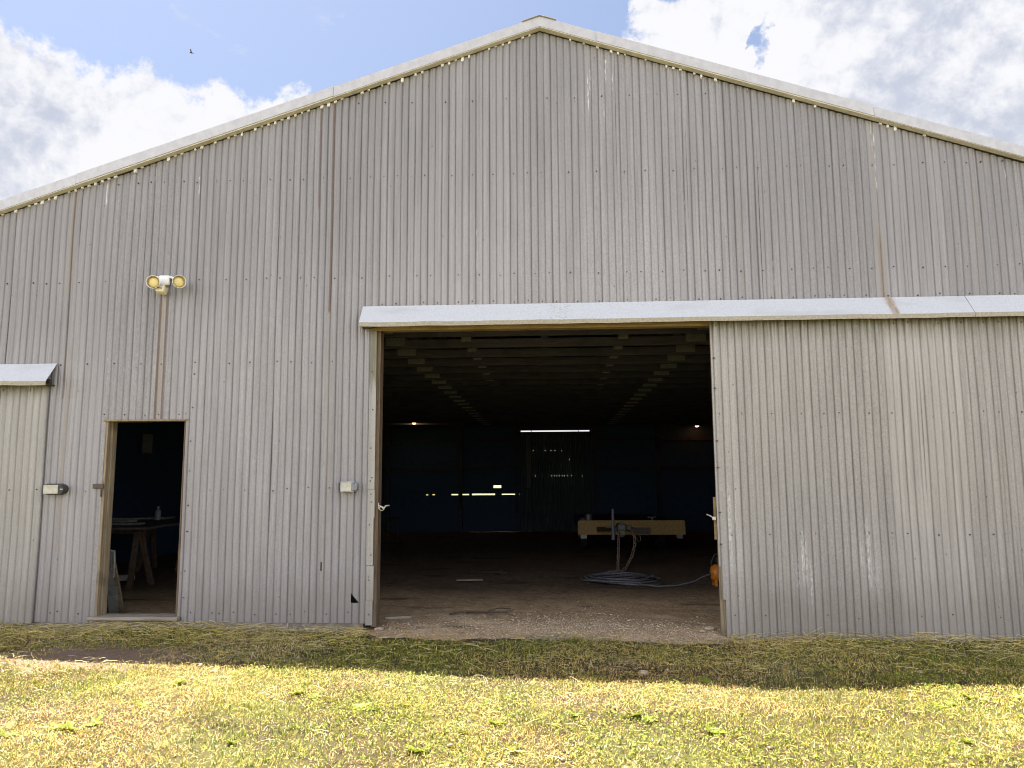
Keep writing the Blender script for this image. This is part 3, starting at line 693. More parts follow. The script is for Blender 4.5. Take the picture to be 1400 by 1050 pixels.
# ------------------------------------------------------------------ inside the barn
FZ = -.05
tr = empty('flatbed_trailer', (1.75, 10, FZ), 'flatbed trailer with tan front beam and hanging chains parked inside the dark barn', 'trailer')
X0, X1, Y0 = .572, 2.935, 8.5
def rrect(x0, x1, z0, z1, r):
    p = [(x0, z0), (x1, z0)]
    p += [(x1-r+r*math.sin(t), z1-r+r*math.cos(t)) for t in [PI/2*(1-i/5) for i in range(6)]]
    p += [(x0+r-r*math.sin(t), z1-r+r*math.cos(t)) for t in [PI/2*i/5 for i in range(6)]]
    return p
mb = MB(); mb.prism(rrect(X0, X1, .43, .742, .045), Y0, Y0+.10); mb.build('front_beam', M['trailer_paint'], tr)
mb = MB(); mb.bevbox((1.80, Y0-.012, .44), (2.17, Y0-.002, .585), .003); mb.build('dark_panel', M['dark_metal'], tr)
mb = MB(); mb.box((X0+.05, Y0+.101, .60), (X1-.05, Y0+5.2, .66)); mb.box((X0+.05, Y0+.101, .48), (X0+.13, Y0+5.2, .599)); mb.box((X1-.13, Y0+.101, .48), (X1-.05, Y0+5.2, .599)); mb.build('deck', M['truss'], tr)
for x in (X0+.11, X1-.14): mb = MB(); mb.bevbox((x-.055, Y0+.02, .345), (x+.085, Y0+.08, .427), .004); mb.cyl((x+.02, Y0+.01, .385), (x+.02, Y0+.02, .385), .018); mb.build('stake_bracket', M['plate'], tr)
mb = MB()
for x in (1.02, 1.75): mb.beam((x, Y0+.0-.005, .55), (1.31, 6.12, .70), .07, .10)
mb.build('tongue', M['dark_metal'], tr)
mb = MB(); mb.bevbox((1.235, 5.85, .645), (1.385, 6.25, .80), .012); mb.bevbox((1.25, 5.70, .60), (1.37, 5.86, .70), .02); mb.cyl((1.31, 5.78, .58), (1.31, 5.78, .66), .045); mb.bevbox((1.27, 5.80, .80), (1.35, 5.98, .84), .008); cpl = mb.build('coupler', simple('worn_coupler', (.13, .12, .11), (.07, .06, .05), 30, .6, .3), tr)
mb = MB(); mb.cyl((1.155, 6.0, .50), (1.155, 6.0, .80), .038); mb.cyl((1.155, 6.0, .80), (1.155, 6.0, 1.08), .026); mb.cyl((1.155, 6.0, .72), (1.26, 6.05, .72), .02); jk = mb.build('tongue_jack', simple('blue_grey_jack', (.16, .18, .22), (.10, .10, .11), 20, .5, .3), tr)
mb = MB(); mb.tube([(1.155, 5.97, .735), (1.10, 5.95, .74), (1.02, 5.95, .735)], .012, 6); mb.cyl((1.155, 5.97, .70), (1.22, 5.93, .67), .014); mb.build('crank_handle', M['plate'], jk)
def chain(pts, link=.085, r=.0125):
    # resample the path, then alternate links
    P = [Vector(p) for p in pts]; out = []; d = 0; acc = 0
    for a, b in zip(P[:-1], P[1:]):
        L = (b-a).length; t = (acc if acc > 0 else 0)
        while t < L: out.append((a+(b-a)*(t/L), (b-a).normalized())); t += link*.72
        acc = t-L
    mb = MB()
    for i, (c, d) in enumerate(out):
        s = d.orthogonal().normalized(); s2 = d.cross(s); w = s if i % 2 else s2
        ring = [c + d*(math.cos(q)*link*.5) + w*(math.sin(q)*link*.3) for q in [2*PI*j/10 for j in range(10)]]
        mb.tube(ring, r, 5, True)
    return mb
c1 = [(1.27, 5.95, .66), (1.24, 5.85, .50), (1.225, 5.75, .30), (1.20, 5.62, .08), (1.19, 5.55, FZ+.02), (1.12, 5.5, FZ+.015), (1.0, 5.48, FZ+.015)]
c2 = [(1.49, 6.05, .72), (1.55, 5.95, .60), (1.54, 5.85, .42), (1.47, 5.74, .22), (1.36, 5.62, .05), (1.27, 5.56, FZ+.02), (1.18, 5.52, FZ+.03)]
M['chain'] = simple('rusty_chain', (.24, .17, .12), (.12, .085, .065), 40, .7, .2)
chain(c1).build('safety_chain', M['chain'], tr, smooth=True); chain(c2).build('safety_chain', M['chain'], tr, smooth=True)
mb = MB(); mb.bevbox((1.40, 5.98, .68), (1.50, 6.05, .78), .01); mb.tube([(1.49, 6.0, .74), (1.58, 5.97, .72), (1.65, 5.95, .62), (1.66, 5.93, .50), (1.62, 5.93, .47), (1.57, 5.95, .55), (1.5, 5.97, .60)], .011, 6); mb.build('breakaway_cable', M['dark_metal'], tr)
for x in (X0+.22, X1-.22):
    for y in (11.0, 11.85):
        s = -1 if x < 1.7 else 1
        mb = MB(); mb.lathe([(.20, -.11), (.30, -.11), (.335, -.08), (.34, 0), (.335, .08), (.30, .11), (.20, .11)], (x, y, FZ+.34), (1, 0, 0), 24); w = mb.build('wheel', M['black'], tr, smooth=40)
        mb = MB(); mb.lathe([(.0, .05), (.08, .06), (.12, .03), (.2, .06), (.21, .11)], (x, y, FZ+.34), (s, 0, 0), 20); mb.build('rim', M['plate'], w, smooth=40)
mb = MB(); mb.cyl((X0+.2, 11.0, FZ+.34), (X1-.2, 11.0, FZ+.34), .04); mb.cyl((X0+.2, 11.85, FZ+.34), (X1-.2, 11.85, FZ+.34), .04)
for x in (.98, 2.5): mb.box((x-.04, 10.7, .30), (x+.04, 12.1, .475))
mb.build('axle', M['dark_metal'], tr)
mb = MB(); mb.cyl((2.22, Y0+.06, .742), (2.22, Y0+.06, .80), .018); mb.tube([(2.12, Y0+.06, .815), (2.2, Y0+.06, .80), (2.3, Y0+.06, .818)], .014, 6); mb.build('deck_cleat', M['plate'], tr)
def can(name, x, y, z, r, h, mat, lab, cat):
    e = empty(name, (x, y, z), lab, cat); mb = MB(); mb.lathe([(0, 0), (r, 0), (r, h), (r*.93, h), (r*.93, h-.02), (0, h-.02)], (x, y, z), (0, 0, 1), 18); mb.build('can_body', mat, e, smooth=40)
    mb = MB(); mb.tube([(x-r, y, z+h-.02), (x-r*.9, y-.02, z+h*.55), (x, y-r-.02, z+h*.4), (x+r*.9, y-.02, z+h*.55), (x+r, y, z+h-.02)], .004, 5); mb.build('bail_handle', M['steel'], e)
can('paint_can', .84, 9.1, .661, .075, .19, simple('grey_can', (.22, .22, .23), None, 20, .5, .3), 'small grey can standing on the trailer deck behind its beam', 'can')
can('bucket', .70, 9.0, .661, .055, .11, simple('blue_bucket', (.10, .13, .17), None, 20, .6), 'low blue grey pail on the trailer deck corner', 'bucket')

# coil of hose and the compressor it feeds
hc = []; rr = random.Random(4)
N_ = 7*26
for i in range(N_):
    t = 2*PI*i/26; k = i/26; w = .95+.30*math.sin(k*2.3)
    cx_ = 1.12+.16*math.sin(k*1.9+.5)+.07*math.sin(k*4.1); cy_ = 4.35+.16*math.cos(k*2.7)
    hc.append((cx_+.50*w*math.cos(t+.3), cy_+.62*w*math.sin(t+.3)*(.85+.1*math.sin(k*3)), FZ+.02+.006*k+.012*(1+math.sin(t*2+k))))
hc += [(1.35, 3.55, FZ+.05), (1.62, 3.52, FZ+.02), (1.95, 3.58, FZ+.025), (2.2, 3.65, FZ+.07), (2.38, 3.7, FZ+.15), (2.56, 3.72, FZ+.20)]
mb = MB(); mb.tube(hc, .0125, 7); o = mb.build('air_hose', M['rubber'], None, smooth=True); prop(o, 'loosely coiled grey hose lying on the dirt floor below the trailer chains', 'hose')
ac = empty('air_compressor', (2.8, 3.75, FZ), 'orange air compressor half hidden behind the big sliding door', 'compressor')
mb = MB(); mb.lathe([(0, -.30), (.07, -.295), (.12, -.27), (.135, -.23), (.135, .23), (.12, .27), (0, .30)], (2.80, 3.75, FZ+.20), (1, 0, 0), 24); mb.build('tank', M['orange'], ac, smooth=True)
mb = MB(); mb.bevbox((2.59, 3.65, FZ+.335), (2.77, 3.85, FZ+.46), .03); mb.cyl((2.78, 3.75, FZ+.40), (3.0, 3.75, FZ+.40), .075); mb.build('motor', M['black'], ac, smooth=40)
for x in (2.57, 3.02):
    for d in (-1, 1): mb = MB(); mb.beam((x, 3.75+d*.07, FZ+.1), (x, 3.75+d*.11, FZ), .04, .02); mb.build('foot', M['orange'], ac)
mb = MB(); mb.tube([(2.56, 3.72, FZ+.25), (2.51, 3.72, FZ+.36), (2.57, 3.72, FZ+.48), (2.66, 3.72, FZ+.52)], .014, 6); mb.build('carry_handle', M['black'], ac)

# bar stool
st = empty('bar_stool', (-4.23, 11.8, FZ), 'tubular metal bar stool in the dark just inside the left jamb', 'stool')
mb = MB(); mb.lathe([(0, .68), (.15, .68), (.165, .70), (.165, .725), (.15, .74), (0, .745)], (-4.23, 11.8, FZ), (0, 0, 1), 24); mb.build('seat', M['black'], st, smooth=40)
for a in range(4):
    t = PI/4+a*PI/2; c, s = math.cos(t), math.sin(t)
    mb = MB(); mb.tube([(-4.23+c*r, 11.8+s*r, FZ+z) for r, z in ((.04, .672), (.12, .665), (.15, .62), (.17, .40), (.20, .33), (.27, .0))], .013, 8); mb.build('leg', M['dark_metal'], st, smooth=True)
mb = MB(); mb.tube([(-4.23+.19*math.cos(2*PI*i/24), 11.8+.19*math.sin(2*PI*i/24), FZ+.34) for i in range(24)], .009, 6, True); mb.build('foot_ring', M['dark_metal'], st, smooth=True)

# lamps
lb = empty('hanging_bulb', (-4.47, 16.0, 3.5), 'single lit warm bulb hanging at the back left of the barn', 'lamp')
mb = MB(); mb.lathe([(0, -.09), (.05, -.078), (.078, -.03), (.08, 0), (.05, .045), (.02, .06)], (-4.47, 16, 3.58), (0, 0, 1), 16); mb.build('bulb', M['bulb'], lb, smooth=True)
mb = MB(); mb.cyl((-4.47, 16, 3.635), (-4.47, 16, 3.70), .022); mb.cyl((-4.47, 16, 3.70), (-4.47, 16, 4.2), .005, n=6); mb.build('socket', M['black'], lb)
hl = empty('heat_lamp', (4.85, 17.1, 3.4), 'red glowing heat lamp under a shade at the back right of the barn', 'lamp')
mb = MB(); mb.lathe([(.02, .14), (.05, .12), (.13, .03), (.16, 0), (.155, 0), (.12, .03), (.045, .11)], (4.88, 17.1, 3.42), (0, 0, 1), 20); mb.cyl((4.88, 17.1, 3.55), (4.88, 17.1, 4.2), .006, n=6); mb.build('shade', M['steel'], hl, smooth=True)
mb = MB(); mb.lathe([(0, -.04), (.05, -.03), (.06, 0), (.03, .07)], (4.88, 17.1, 3.43), (0, 0, 1), 16); mb.build('bulb', M['heat'], hl, smooth=True)

# things seen through the small doorway
def sawhorse(name, x, y, lab):
    e = empty(name, (x, y, FZ), lab, 'sawhorse', 'sawhorses under the table top'); mb = MB(); mb.box((x-.42, y-.045, .80), (x+.42, y+.045, .885)); mb.build('top_rail', M['jamb_dark'], e)
    for sx in (-1, 1):
        for sy in (-1, 1): mb = MB(); mb.beam((x+sx*.33, y+sy*.05, .83), (x+sx*.40, y+sy*.34, FZ), .09, .035, (0, sy, .2)); mb.build('leg', M['jamb_dark'], e)
sawhorse('sawhorse', -7.05, 3.5, 'wooden sawhorse carrying the near end of the dark table top'); sawhorse('sawhorse', -7.45, 5.9, 'wooden sawhorse carrying the far end of the dark table top')
mb = MB(); mt = Matrix.Translation((-7.2, 4.7, .905)) @ Matrix.Rotation(math.radians(8), 4, 'Z'); mb.bevbox((-.72, -1.75, -.017), (.62, 1.75, .02), .004, mt); o = mb.build('table_top', M['table']); prop(o, 'dark sheet of plywood laid across two sawhorses inside the small doorway', 'table top')
for i, (x, y, z, w, l, a, lab) in enumerate([(-7.3, 3.75, .928, .9, .30, 4, 'lowest pale board of the stack on the dark table top'), (-7.42, 3.85, .968, .8, .28, -5, 'upper pale board of the near stack on the dark table top'), (-8.02, 5.75, .93, 1.3, .5, 8, 'long pale board lying on the far part of the dark table top')]):
    mt = Matrix.Translation((x, y, z+.018)) @ Matrix.Rotation(math.radians(a), 4, 'Z')
    mb = MB(); mb.bevbox((-w/2, -l/2, -.016), (w/2, l/2, .016), .003, mt); prop(mb.build('pale_board', M['board']), lab, 'board', 'pale boards on the table')
bt = empty('bottle', (-7.46, 5.5, .926), 'tall pale plastic bottle standing on the dark table top', 'bottle')
mb = MB(); mb.lathe([(0, 0), (.05, 0), (.055, .02), (.055, .15), (.045, .18), (.02, .20), (.02, .22), (0, .22)], (-7.46, 5.5, .926), (0, 0, 1), 16); mb.build('bottle_body', M['bottle'], bt, smooth=40)
mb = MB(); mb.cyl((-7.46, 5.5, 1.147), (-7.46, 5.5, 1.175), .024); mb.build('bottle_cap', M['paper'], bt)
mb = MB(); mb.beam((-5.63, .98, FZ), (-5.40, .42, .80), .115, .022, (0, 1, .5)); o = mb.build('leaning_board', M['board']); prop(o, 'grey board leaning against the inside of the small doorway left jamb', 'board')
mb = MB(); mb.beam((-5.555, 1.06, FZ), (-5.37, .45, .66), .045, .03, (0, 1, .5)); o = mb.build('leaning_batten', M['scrap']); prop(o, 'thin brown batten leaning beside the grey board in the small doorway', 'batten')
sh = empty('slatted_rack', (-5.42, .5, .45), 'small slatted metal rack hooked on the leaning board in the small doorway', 'rack')
mb = MB()
for i in range(5): mb.beam((-5.42+i*.025, .37, .47), (-5.405+i*.025, .33, .76), .014, .006, (0, 1, 0))
mb.build('slat', M['steel'], sh); mb = MB(); mb.tube([(-5.43, .365, .47), (-5.30, .36, .49), (-5.285, .32, .78), (-5.29, .32, .78), (-5.305, .36, .48)], .006, 6); mb.build('wire_frame', M['steel'], sh)
mb = MB(); mb.bevbox((-.20, -.07, 0), (.12, .07, .10), .03, Matrix.Translation((-7.30, 4.25, FZ+.005)) @ Matrix.Rotation(.3, 4, 'Z')); o = mb.build('cloth_scrap', M['paper'], None, smooth=True); prop(o, 'crumpled pale scrap lying on the floor under the table', 'scrap')
nb = empty('wall_notice', (-9.0, 8.0, 2.3), 'faded framed sheet hanging on the inner side wall seen through the small doorway', 'notice board')
mb = MB(); mb.bevbox((-9.075, 7.72, 2.28), (-9.055, 8.18, 2.72), .004); mb.build('sheet', M['notice'], nb); mb = MB()
for a, b in (((7.70, 2.26), (8.20, 2.285)), ((7.70, 2.715), (8.20, 2.74)), ((7.70, 2.286), (7.725, 2.714)), ((8.175, 2.286), (8.20, 2.714))): mb.box((-9.08, a[0], a[1]), (-9.045, b[0], b[1]))
mb.build('frame', M['truss'], nb)

# litter on the dirt floor
def twig(pts, r, lab, br=()):
    mb = MB(); mb.tube(pts, [r*(1-.6*i/len(pts)) for i in range(len(pts))], 6)
    for b in br: mb.tube(b, r*.5, 5)
    prop(mb.build('twig', M['twig'], None, smooth=True), lab, 'twig', 'twigs on the dirt floor')
z = FZ+.012
twig([(-1.30, .98, z), (-1.1, 1.06, z+.02), (-.85, 1.08, z+.01), (-.62, 1.0, z+.02), (-.50, .88, z)], .013, 'forked dead twig lying on the dirt just inside the opening', [[(-.85, 1.08, z+.01), (-.7, 1.25, z+.03), (-.55, 1.32, z+.01)], [(-1.1, 1.06, z), (-.95, .95, z+.03), (-.72, .86, z+.01)], [(-.62, 1.0, z+.02), (-.5, 1.12, z+.03)]])
lf = [(-1.55, 5.4, z), (-1.3, 5.3, z+.02), (-1.05, 5.18, z+.04), (-.8, 5.1, z+.02)]
twig(lf, .012, 'dark leafy sprig lying farther back on the dirt floor', [[(-1.05, 5.18, z+.03), (-.92, 5.32, z+.05), (-.82, 5.35, z)], [(-1.05, 5.18, z), (-.93, 5.0, z+.05), (-.84, 4.97, z)], [(-.95, 5.14, z), (-.8, 5.2, z+.06)]])
mb = MB(); mb.bevbox((-.22, -.05, 0), (.22, .05, .022), .004, Matrix.Translation((-1.40, 4.3, FZ+.01)) @ Matrix.Rotation(.15, 4, 'Z')); prop(mb.build('scrap_plank', M['scrap']), 'short pale plank lying flat on the dirt floor', 'plank', 'scrap planks on the dirt')
mb = MB(); mb.bevbox((-.16, -.045, 0), (.16, .045, .03), .005, Matrix.Translation((-1.90, .72, FZ+.0)) @ Matrix.Rotation(.25, 4, 'Z')); prop(mb.build('scrap_plank', M['scrap']), 'short weathered plank beside the base of the left jamb', 'plank', 'scrap planks on the dirt')

def rock_verts(n, rnd):
    import bmesh
    bm = bmesh.new(); bmesh.ops.create_icosphere(bm, subdivisions=n, radius=1); bm.verts.ensure_lookup_table()
    v = np.array([q.co[:] for q in bm.verts]); f = np.array([[w.index for w in p.verts] for p in bm.faces]); bm.free()
    return v, f
rv, rf = rock_verts(1, None)
def stones(name, xs, ys, zs, sz, mat):
    n = len(xs); k = len(rv); s = sz[:, None]*RNG.uniform(.6, 1.3, (n, 3))*np.array([1, 1, .62]); a = RNG.uniform(0, 2*PI, n)
    v = rv[None]*RNG.uniform(.78, 1.15, (n, k, 1))*s[:, None, :]
    c, si = np.cos(a)[:, None], np.sin(a)[:, None]
    V = np.stack([v[..., 0]*c-v[..., 1]*si+xs[:, None], v[..., 0]*si+v[..., 1]*c+ys[:, None], v[..., 2]+zs[:, None]], -1).reshape(-1, 3)
    F = (rf[None]+(np.arange(n)*k)[:, None, None]).reshape(-1, 3)
    return np_mesh(name, V, F, mat)
n = 15000
xs = RNG.uniform(-2.0, 1.9, n); ys = -.42+np.abs(RNG.normal(0, .8, n))
keep = RNG.random(n) < np.clip(.15+1.5*(vnoise(xs, ys, 1.3, 31)-.35)+.5*np.exp(-((xs+.1)/.8)**2), 0, 1); xs, ys = xs[keep], ys[keep]
sz = np.clip(RNG.lognormal(math.log(.0062), .5, len(xs)), .0035, .02)
prop(stones('gravel', xs, ys, floor_z(xs, ys)+sz*.15, sz, M['stone']), kind='stuff')
n = 420; xs = RNG.uniform(-7, 5.5, n); ys = RNG.uniform(-4.8, -.4, n); keep = RNG.random(n) < np.clip(.15+np.exp(-((xs-.3)/1.3)**2), 0, 1); xs, ys = xs[keep], ys[keep]
sz = np.clip(RNG.lognormal(math.log(.012), .45, len(xs)), .006, .032)
prop(stones('pebbles', xs, ys, ground_z(xs, ys)+.012, sz, M['stone']), kind='stuff')
def stone(x, y, z, r, lab, seed):
    r_ = np.random.default_rng(seed); v, f = rock_verts(2, None); v = v*(1+.22*(r_.random((len(v), 1))-.5))*np.array([1.25, .9, .6])*r + np.array([x, y, z])
    prop(np_mesh('stone', v, f, M['stone']), lab, 'stone', 'loose stones by the barn')
stone(-1.98, .02, -.05, .045, 'pale stone at the foot of the left jamb', 1); stone(1.76, .15, -.05, .05, 'pale stone at the foot of the big sliding door', 2); stone(1.66, .05, -.06, .03, 'small stone just left of the stone by the sliding door', 5)
stone(.80, -1.70, -.10, .04, 'white stone in the shaded grass in front of the opening', 3); stone(-4.88, -.62, -.05, .05, 'stone in the shaded grass below the small doorway', 4)

# ------------------------------------------------------------------ grass
def plant_mat(name, trans=.35):
    n = N(name); a = n.new('ShaderNodeAttribute'); a.attribute_name = 'plant_colour'; col = a.outputs['Color']
    n.fin(col, .6, 0, .3)
    t = n.new('ShaderNodeBsdfTranslucent'); n.put(t.inputs[0], col); ms = n.new('ShaderNodeMixShader'); ms.inputs[0].default_value = trans
    n.nt.links.new(n.bsdf.outputs[0], ms.inputs[1]); n.nt.links.new(t.outputs[0], ms.inputs[2]); n.nt.links.new(ms.outputs[0], n.out.inputs[0])
    return n.mat
M['grass'] = plant_mat('grass_blades', .25); M['straw'] = plant_mat('dry_straw', .15); M['leaf'] = plant_mat('clover_leaf', .3)
PALW = np.array([(.13, .165, .022), (.37, .37, .042), (.64, .49, .11), (.76, .62, .27), (.30, .19, .07)])
def greenness(x, y):
    g_ = .55*vnoise(x, y, .75, 41)+.3*vnoise(x, y, 2.1, 42)+.15*vnoise(x, y, 6, 43)
    return g_
def cover(x, y):
    """how much grows here: bare earth by the small doorway, thin over the wheel track"""
    e = 1-np.exp(-(((x+4.45)/1.0)**2+((y+1.35)/.42)**2)**2)*.97
    t = 1-.45*np.exp(-((x-.2)/1.2)**2)*vnoise(x, y, 1.7, 44)
    d = np.where((x > -2.06) & (x < 1.92), sm(-y, -.06+.42*vnoise(x, y, 1.6, 45), .2+.5*vnoise(x, y, 1.6, 45)), 1)
    return e*t*d
def patch(c, n, x, y):
    """tan, pale and yellow areas of the dry turf"""
    t = sm(.6*vnoise(x, y, .8, 71)+.4*vnoise(x, y, 2.7, 72)+RNG.normal(0, .08, n), .46, .60)[:, None]
    u = sm(vnoise(x, y, 1.3, 73)+RNG.normal(0, .1, n), .5, .7)[:, None]
    return c*(1-t*np.array([.06, .14, .02]))*(1-u*np.array([0., -.02, -.5]))
def pick_cols(g_, n, x, y):
    """green share follows g_, the rest is straw"""
    r = RNG.random(n); green = sm(g_+RNG.normal(0, .08, n), .42, .54)
    c = np.where((r < green*.55)[:, None], PALW[0], np.where((r < green*.9)[:, None], PALW[1], np.where((RNG.random(n) < .55)[:, None], PALW[2], np.where((RNG.random(n) < .7)[:, None], PALW[3], PALW[4]))))
    return patch(c, n, x, y)*RNG.uniform(.68, 1.2, (n, 1))*RNG.uniform(.93, 1.07, (n, 3))
def scatter(n, x0, x1, y0, y1, dens):
    xs = RNG.uniform(x0, x1, n); ys = RNG.uniform(y0, y1, n); k = RNG.random(n) < dens(xs, ys); return xs[k], ys[k]
def blades(name, n, mat, hrange, wr, lean, dens, lift=0., colf=None, region=(-8.4, 7.2, -5.6, -.03), tuft=0, bend=.12):
    if tuft:      # blades stand in little tufts with gaps between
        tx, ty = scatter(n//tuft, *region, dens); m_ = RNG.integers(max(2, tuft-3), tuft+4, len(tx)); sp = RNG.uniform(.006, .018, len(tx))
        xs = np.repeat(tx, m_)+RNG.normal(0, 1, m_.sum())*np.repeat(sp, m_); ys = np.minimum(np.repeat(ty, m_)+RNG.normal(0, 1, m_.sum())*np.repeat(sp, m_), -.03); n = len(xs)
    else: xs, ys = scatter(n, *region, dens); n = len(xs)
    gz = top_z(xs, ys)
    h = RNG.uniform(*hrange, n)*RNG.uniform(.7, 1.15, n); w = RNG.uniform(*wr, n)
    az = RNG.uniform(0, 2*PI, n); ln = np.clip(RNG.normal(lean[0], lean[1], n), .05, 1.5)
    dx, dy = np.cos(az), np.sin(az); fa = az+PI/2+RNG.normal(0, .5, n); sx, sy = np.cos(fa)*w/2, np.sin(fa)*w/2
    base = np.stack([xs, ys, gz-.004+RNG.uniform(0, 1, n)*lift], -1); d = np.stack([dx, dy, np.zeros(n)], -1); s = np.stack([sx, sy, np.zeros(n)], -1)
    def pt(t, l): return base + d*(h*t*np.sin(l))[:, None] + np.array([0, 0, 1])*(h*t*np.cos(l))[:, None]
    mid = pt(.55, ln*(1-bend*1.2)); tip = pt(1., np.minimum(ln*(1.0+bend), 1.52))
    V = np.stack([base-s, base+s, mid-s*.8, mid+s*.8, tip], 1).reshape(-1, 3); i = (np.arange(n)*5)[:, None]
    c = colf(greenness(xs, ys), n, xs, ys); C = np.repeat(c, 5, 0)
    o = np_mesh(name, V, [i+np.array([[0, 1, 3, 2]]), i+np.array([[2, 3, 4]])], mat, C); return prop(o, kind='stuff')
dg = lambda x, y: np.clip(cover(x, y)*(.35+.9*sm(greenness(x, y), .38, .58)), 0, 1)
blades('grass', 430000, M['grass'], (.018, .055), (.0028, .0058), (.75, .4), dg, 0, pick_cols, tuft=8)
dst = lambda x, y: np.clip(cover(x, y)**.6*(1.05-.6*sm(greenness(x, y), .48, .62))+.0, 0, 1)
def straw_cols(g_, n, x, y):
    r = RNG.random(n); c = np.where((r < .5)[:, None], PALW[2], np.where((r < .78)[:, None], PALW[3], np.where((r < .9)[:, None], PALW[4], PALW[1])))
    return patch(c, n, x, y)*RNG.uniform(.7, 1.15, (n, 1))
blades('dry_grass_clippings', 200000, M['straw'], (.012, .045), (.0025, .0055), (1.25, .3), dst, .03, straw_cols, bend=.02)
# long pale hay stalks lying about, thickest along the foot of the wall
def dhay(x, y):
    wall = np.exp(-((y+.30)/.38)**2)*np.where((x > -2.1) & (x < 1.85), .12, 1)
    return np.clip((.03+1.1*wall+.06*sm(vnoise(x, y, 1.2, 51), .6, .8)+.10*(y > -1.75))*np.minimum(cover(x, y)+.15, 1), 0, 1)
def hay(name, n):
    xs, ys = scatter(n, -8.4, 7.2, -5.4, -.04, dhay); n = len(xs); L = RNG.uniform(.06, .24, n)*np.where(ys < -1.6, .6, 1); w = RNG.uniform(.0018, .003, n); a = RNG.normal(0, 1.1, n)+RNG.integers(0, 2, n)*PI
    k = 5; t = np.linspace(-.5, .5, k)[None]; bend = RNG.normal(0, .25, n)[:, None]
    ang = a[:, None]+bend*t; px = xs[:, None]+L[:, None]*t*np.cos(ang); py = ys[:, None]+L[:, None]*t*np.sin(ang); py = np.minimum(py, -.028)
    heap = .06*np.exp(-((ys+.2)/.25)**2)*np.where((xs > 1.9) | (xs < -2.1), 1, .2)
    pz = ground_z(px, py)+.02+(RNG.uniform(0, .03, n)+heap*RNG.random(n))[:, None]+(RNG.normal(0, .12, n)*L)[:, None]*t+.010*RNG.random(n)[:, None]*(1-4*t*t)
    nx, ny = -np.sin(ang)*w[:, None]/2, np.cos(ang)*w[:, None]/2
    V = np.stack([np.stack([px-nx, py-ny, pz-w[:, None]*.3], -1), np.stack([px+nx, py+ny, pz+w[:, None]*.3], -1)], 2).reshape(-1, 3)
    i = (np.arange(n)*k*2)[:, None]; Q = [i+np.array([[2*j, 2*j+2, 2*j+3, 2*j+1]]) for j in range(k-1)]
    c = np.where((RNG.random(n) < .6)[:, None], PALW[3], PALW[2])*RNG.uniform(.7, 1.15, (n, 1))
    prop(np_mesh(name, V, Q, M['straw'], np.repeat(c, k*2, 0)), kind='stuff')
hay('hay_stalks', 60000)
# clover and other small broad leaves between the blades
def leaf_bits(name, n, dens, rr_, zr, tl, c0, c1, mat):
    xs, ys = scatter(n, -8.2, 7, -5.4, -.1, dens); n = len(xs); r = RNG.uniform(*rr_, n); z = top_z(xs, ys)+RNG.uniform(*zr, n)
    a = RNG.uniform(0, 2*PI, n); tilt = RNG.uniform(0, tl, n); ta = RNG.uniform(0, 2*PI, n); asp = RNG.uniform(.45, 1., n)[:, None]
    ring = np.array([(-1, 0), (-.35, -.62), (.55, -.6), (1., 0), (.55, .6), (-.35, .62)])
    u = ring[None, :, 0]*np.cos(a)[:, None]-ring[None, :, 1]*asp*np.sin(a)[:, None]; v = ring[None, :, 0]*np.sin(a)[:, None]+ring[None, :, 1]*asp*np.cos(a)[:, None]
    h = u*np.cos(ta)[:, None]+v*np.sin(ta)[:, None]; ct = np.cos(tilt)[:, None]
    u2 = u-h*np.cos(ta)[:, None]*(1-ct); v2 = v-h*np.sin(ta)[:, None]*(1-ct); dz = h*np.sin(tilt)[:, None]+np.abs(ring[None, :, 1])*.25
    V = np.stack([xs[:, None]+u2*r[:, None], np.minimum(ys[:, None]+v2*r[:, None], -.03), z[:, None]+dz*r[:, None]], -1).reshape(-1, 3)
    i = (np.arange(n)*6)[:, None]
    c = np.where((RNG.random(n) < .5)[:, None], np.array(c0), np.array(c1))*RNG.uniform(.7, 1.25, (n, 1))
    prop(np_mesh(name, V, [i+np.array([[0, 1, 2, 3]]), i+np.array([[0, 3, 4, 5]])], mat, np.repeat(c, 6, 0)), kind='stuff')
dcl = lambda x, y: np.clip(.03+sm(.6*vnoise(x, y, .9, 61)+.4*vnoise(x, y, 3.1, 62), .50, .66), 0, 1)*cover(x, y)*np.where(y > -1.9, .4, 1)
leaf_bits('clover', 130000, dcl, (.005, .014), (.012, .05), 1.1, (.17, .225, .03), (.34, .36, .055), M['leaf'])
ddl = lambda x, y: np.clip(.25+.5*(1-sm(greenness(x, y), .45, .6)), 0, 1)*np.minimum(cover(x, y)+.1, 1)*np.where(y > -1.7, .5, 1)
leaf_bits('dead_leaf_litter', 150000, ddl, (.003, .008), (.008, .035), 1.2, (.70, .55, .16), (.46, .31, .11), M['straw'])

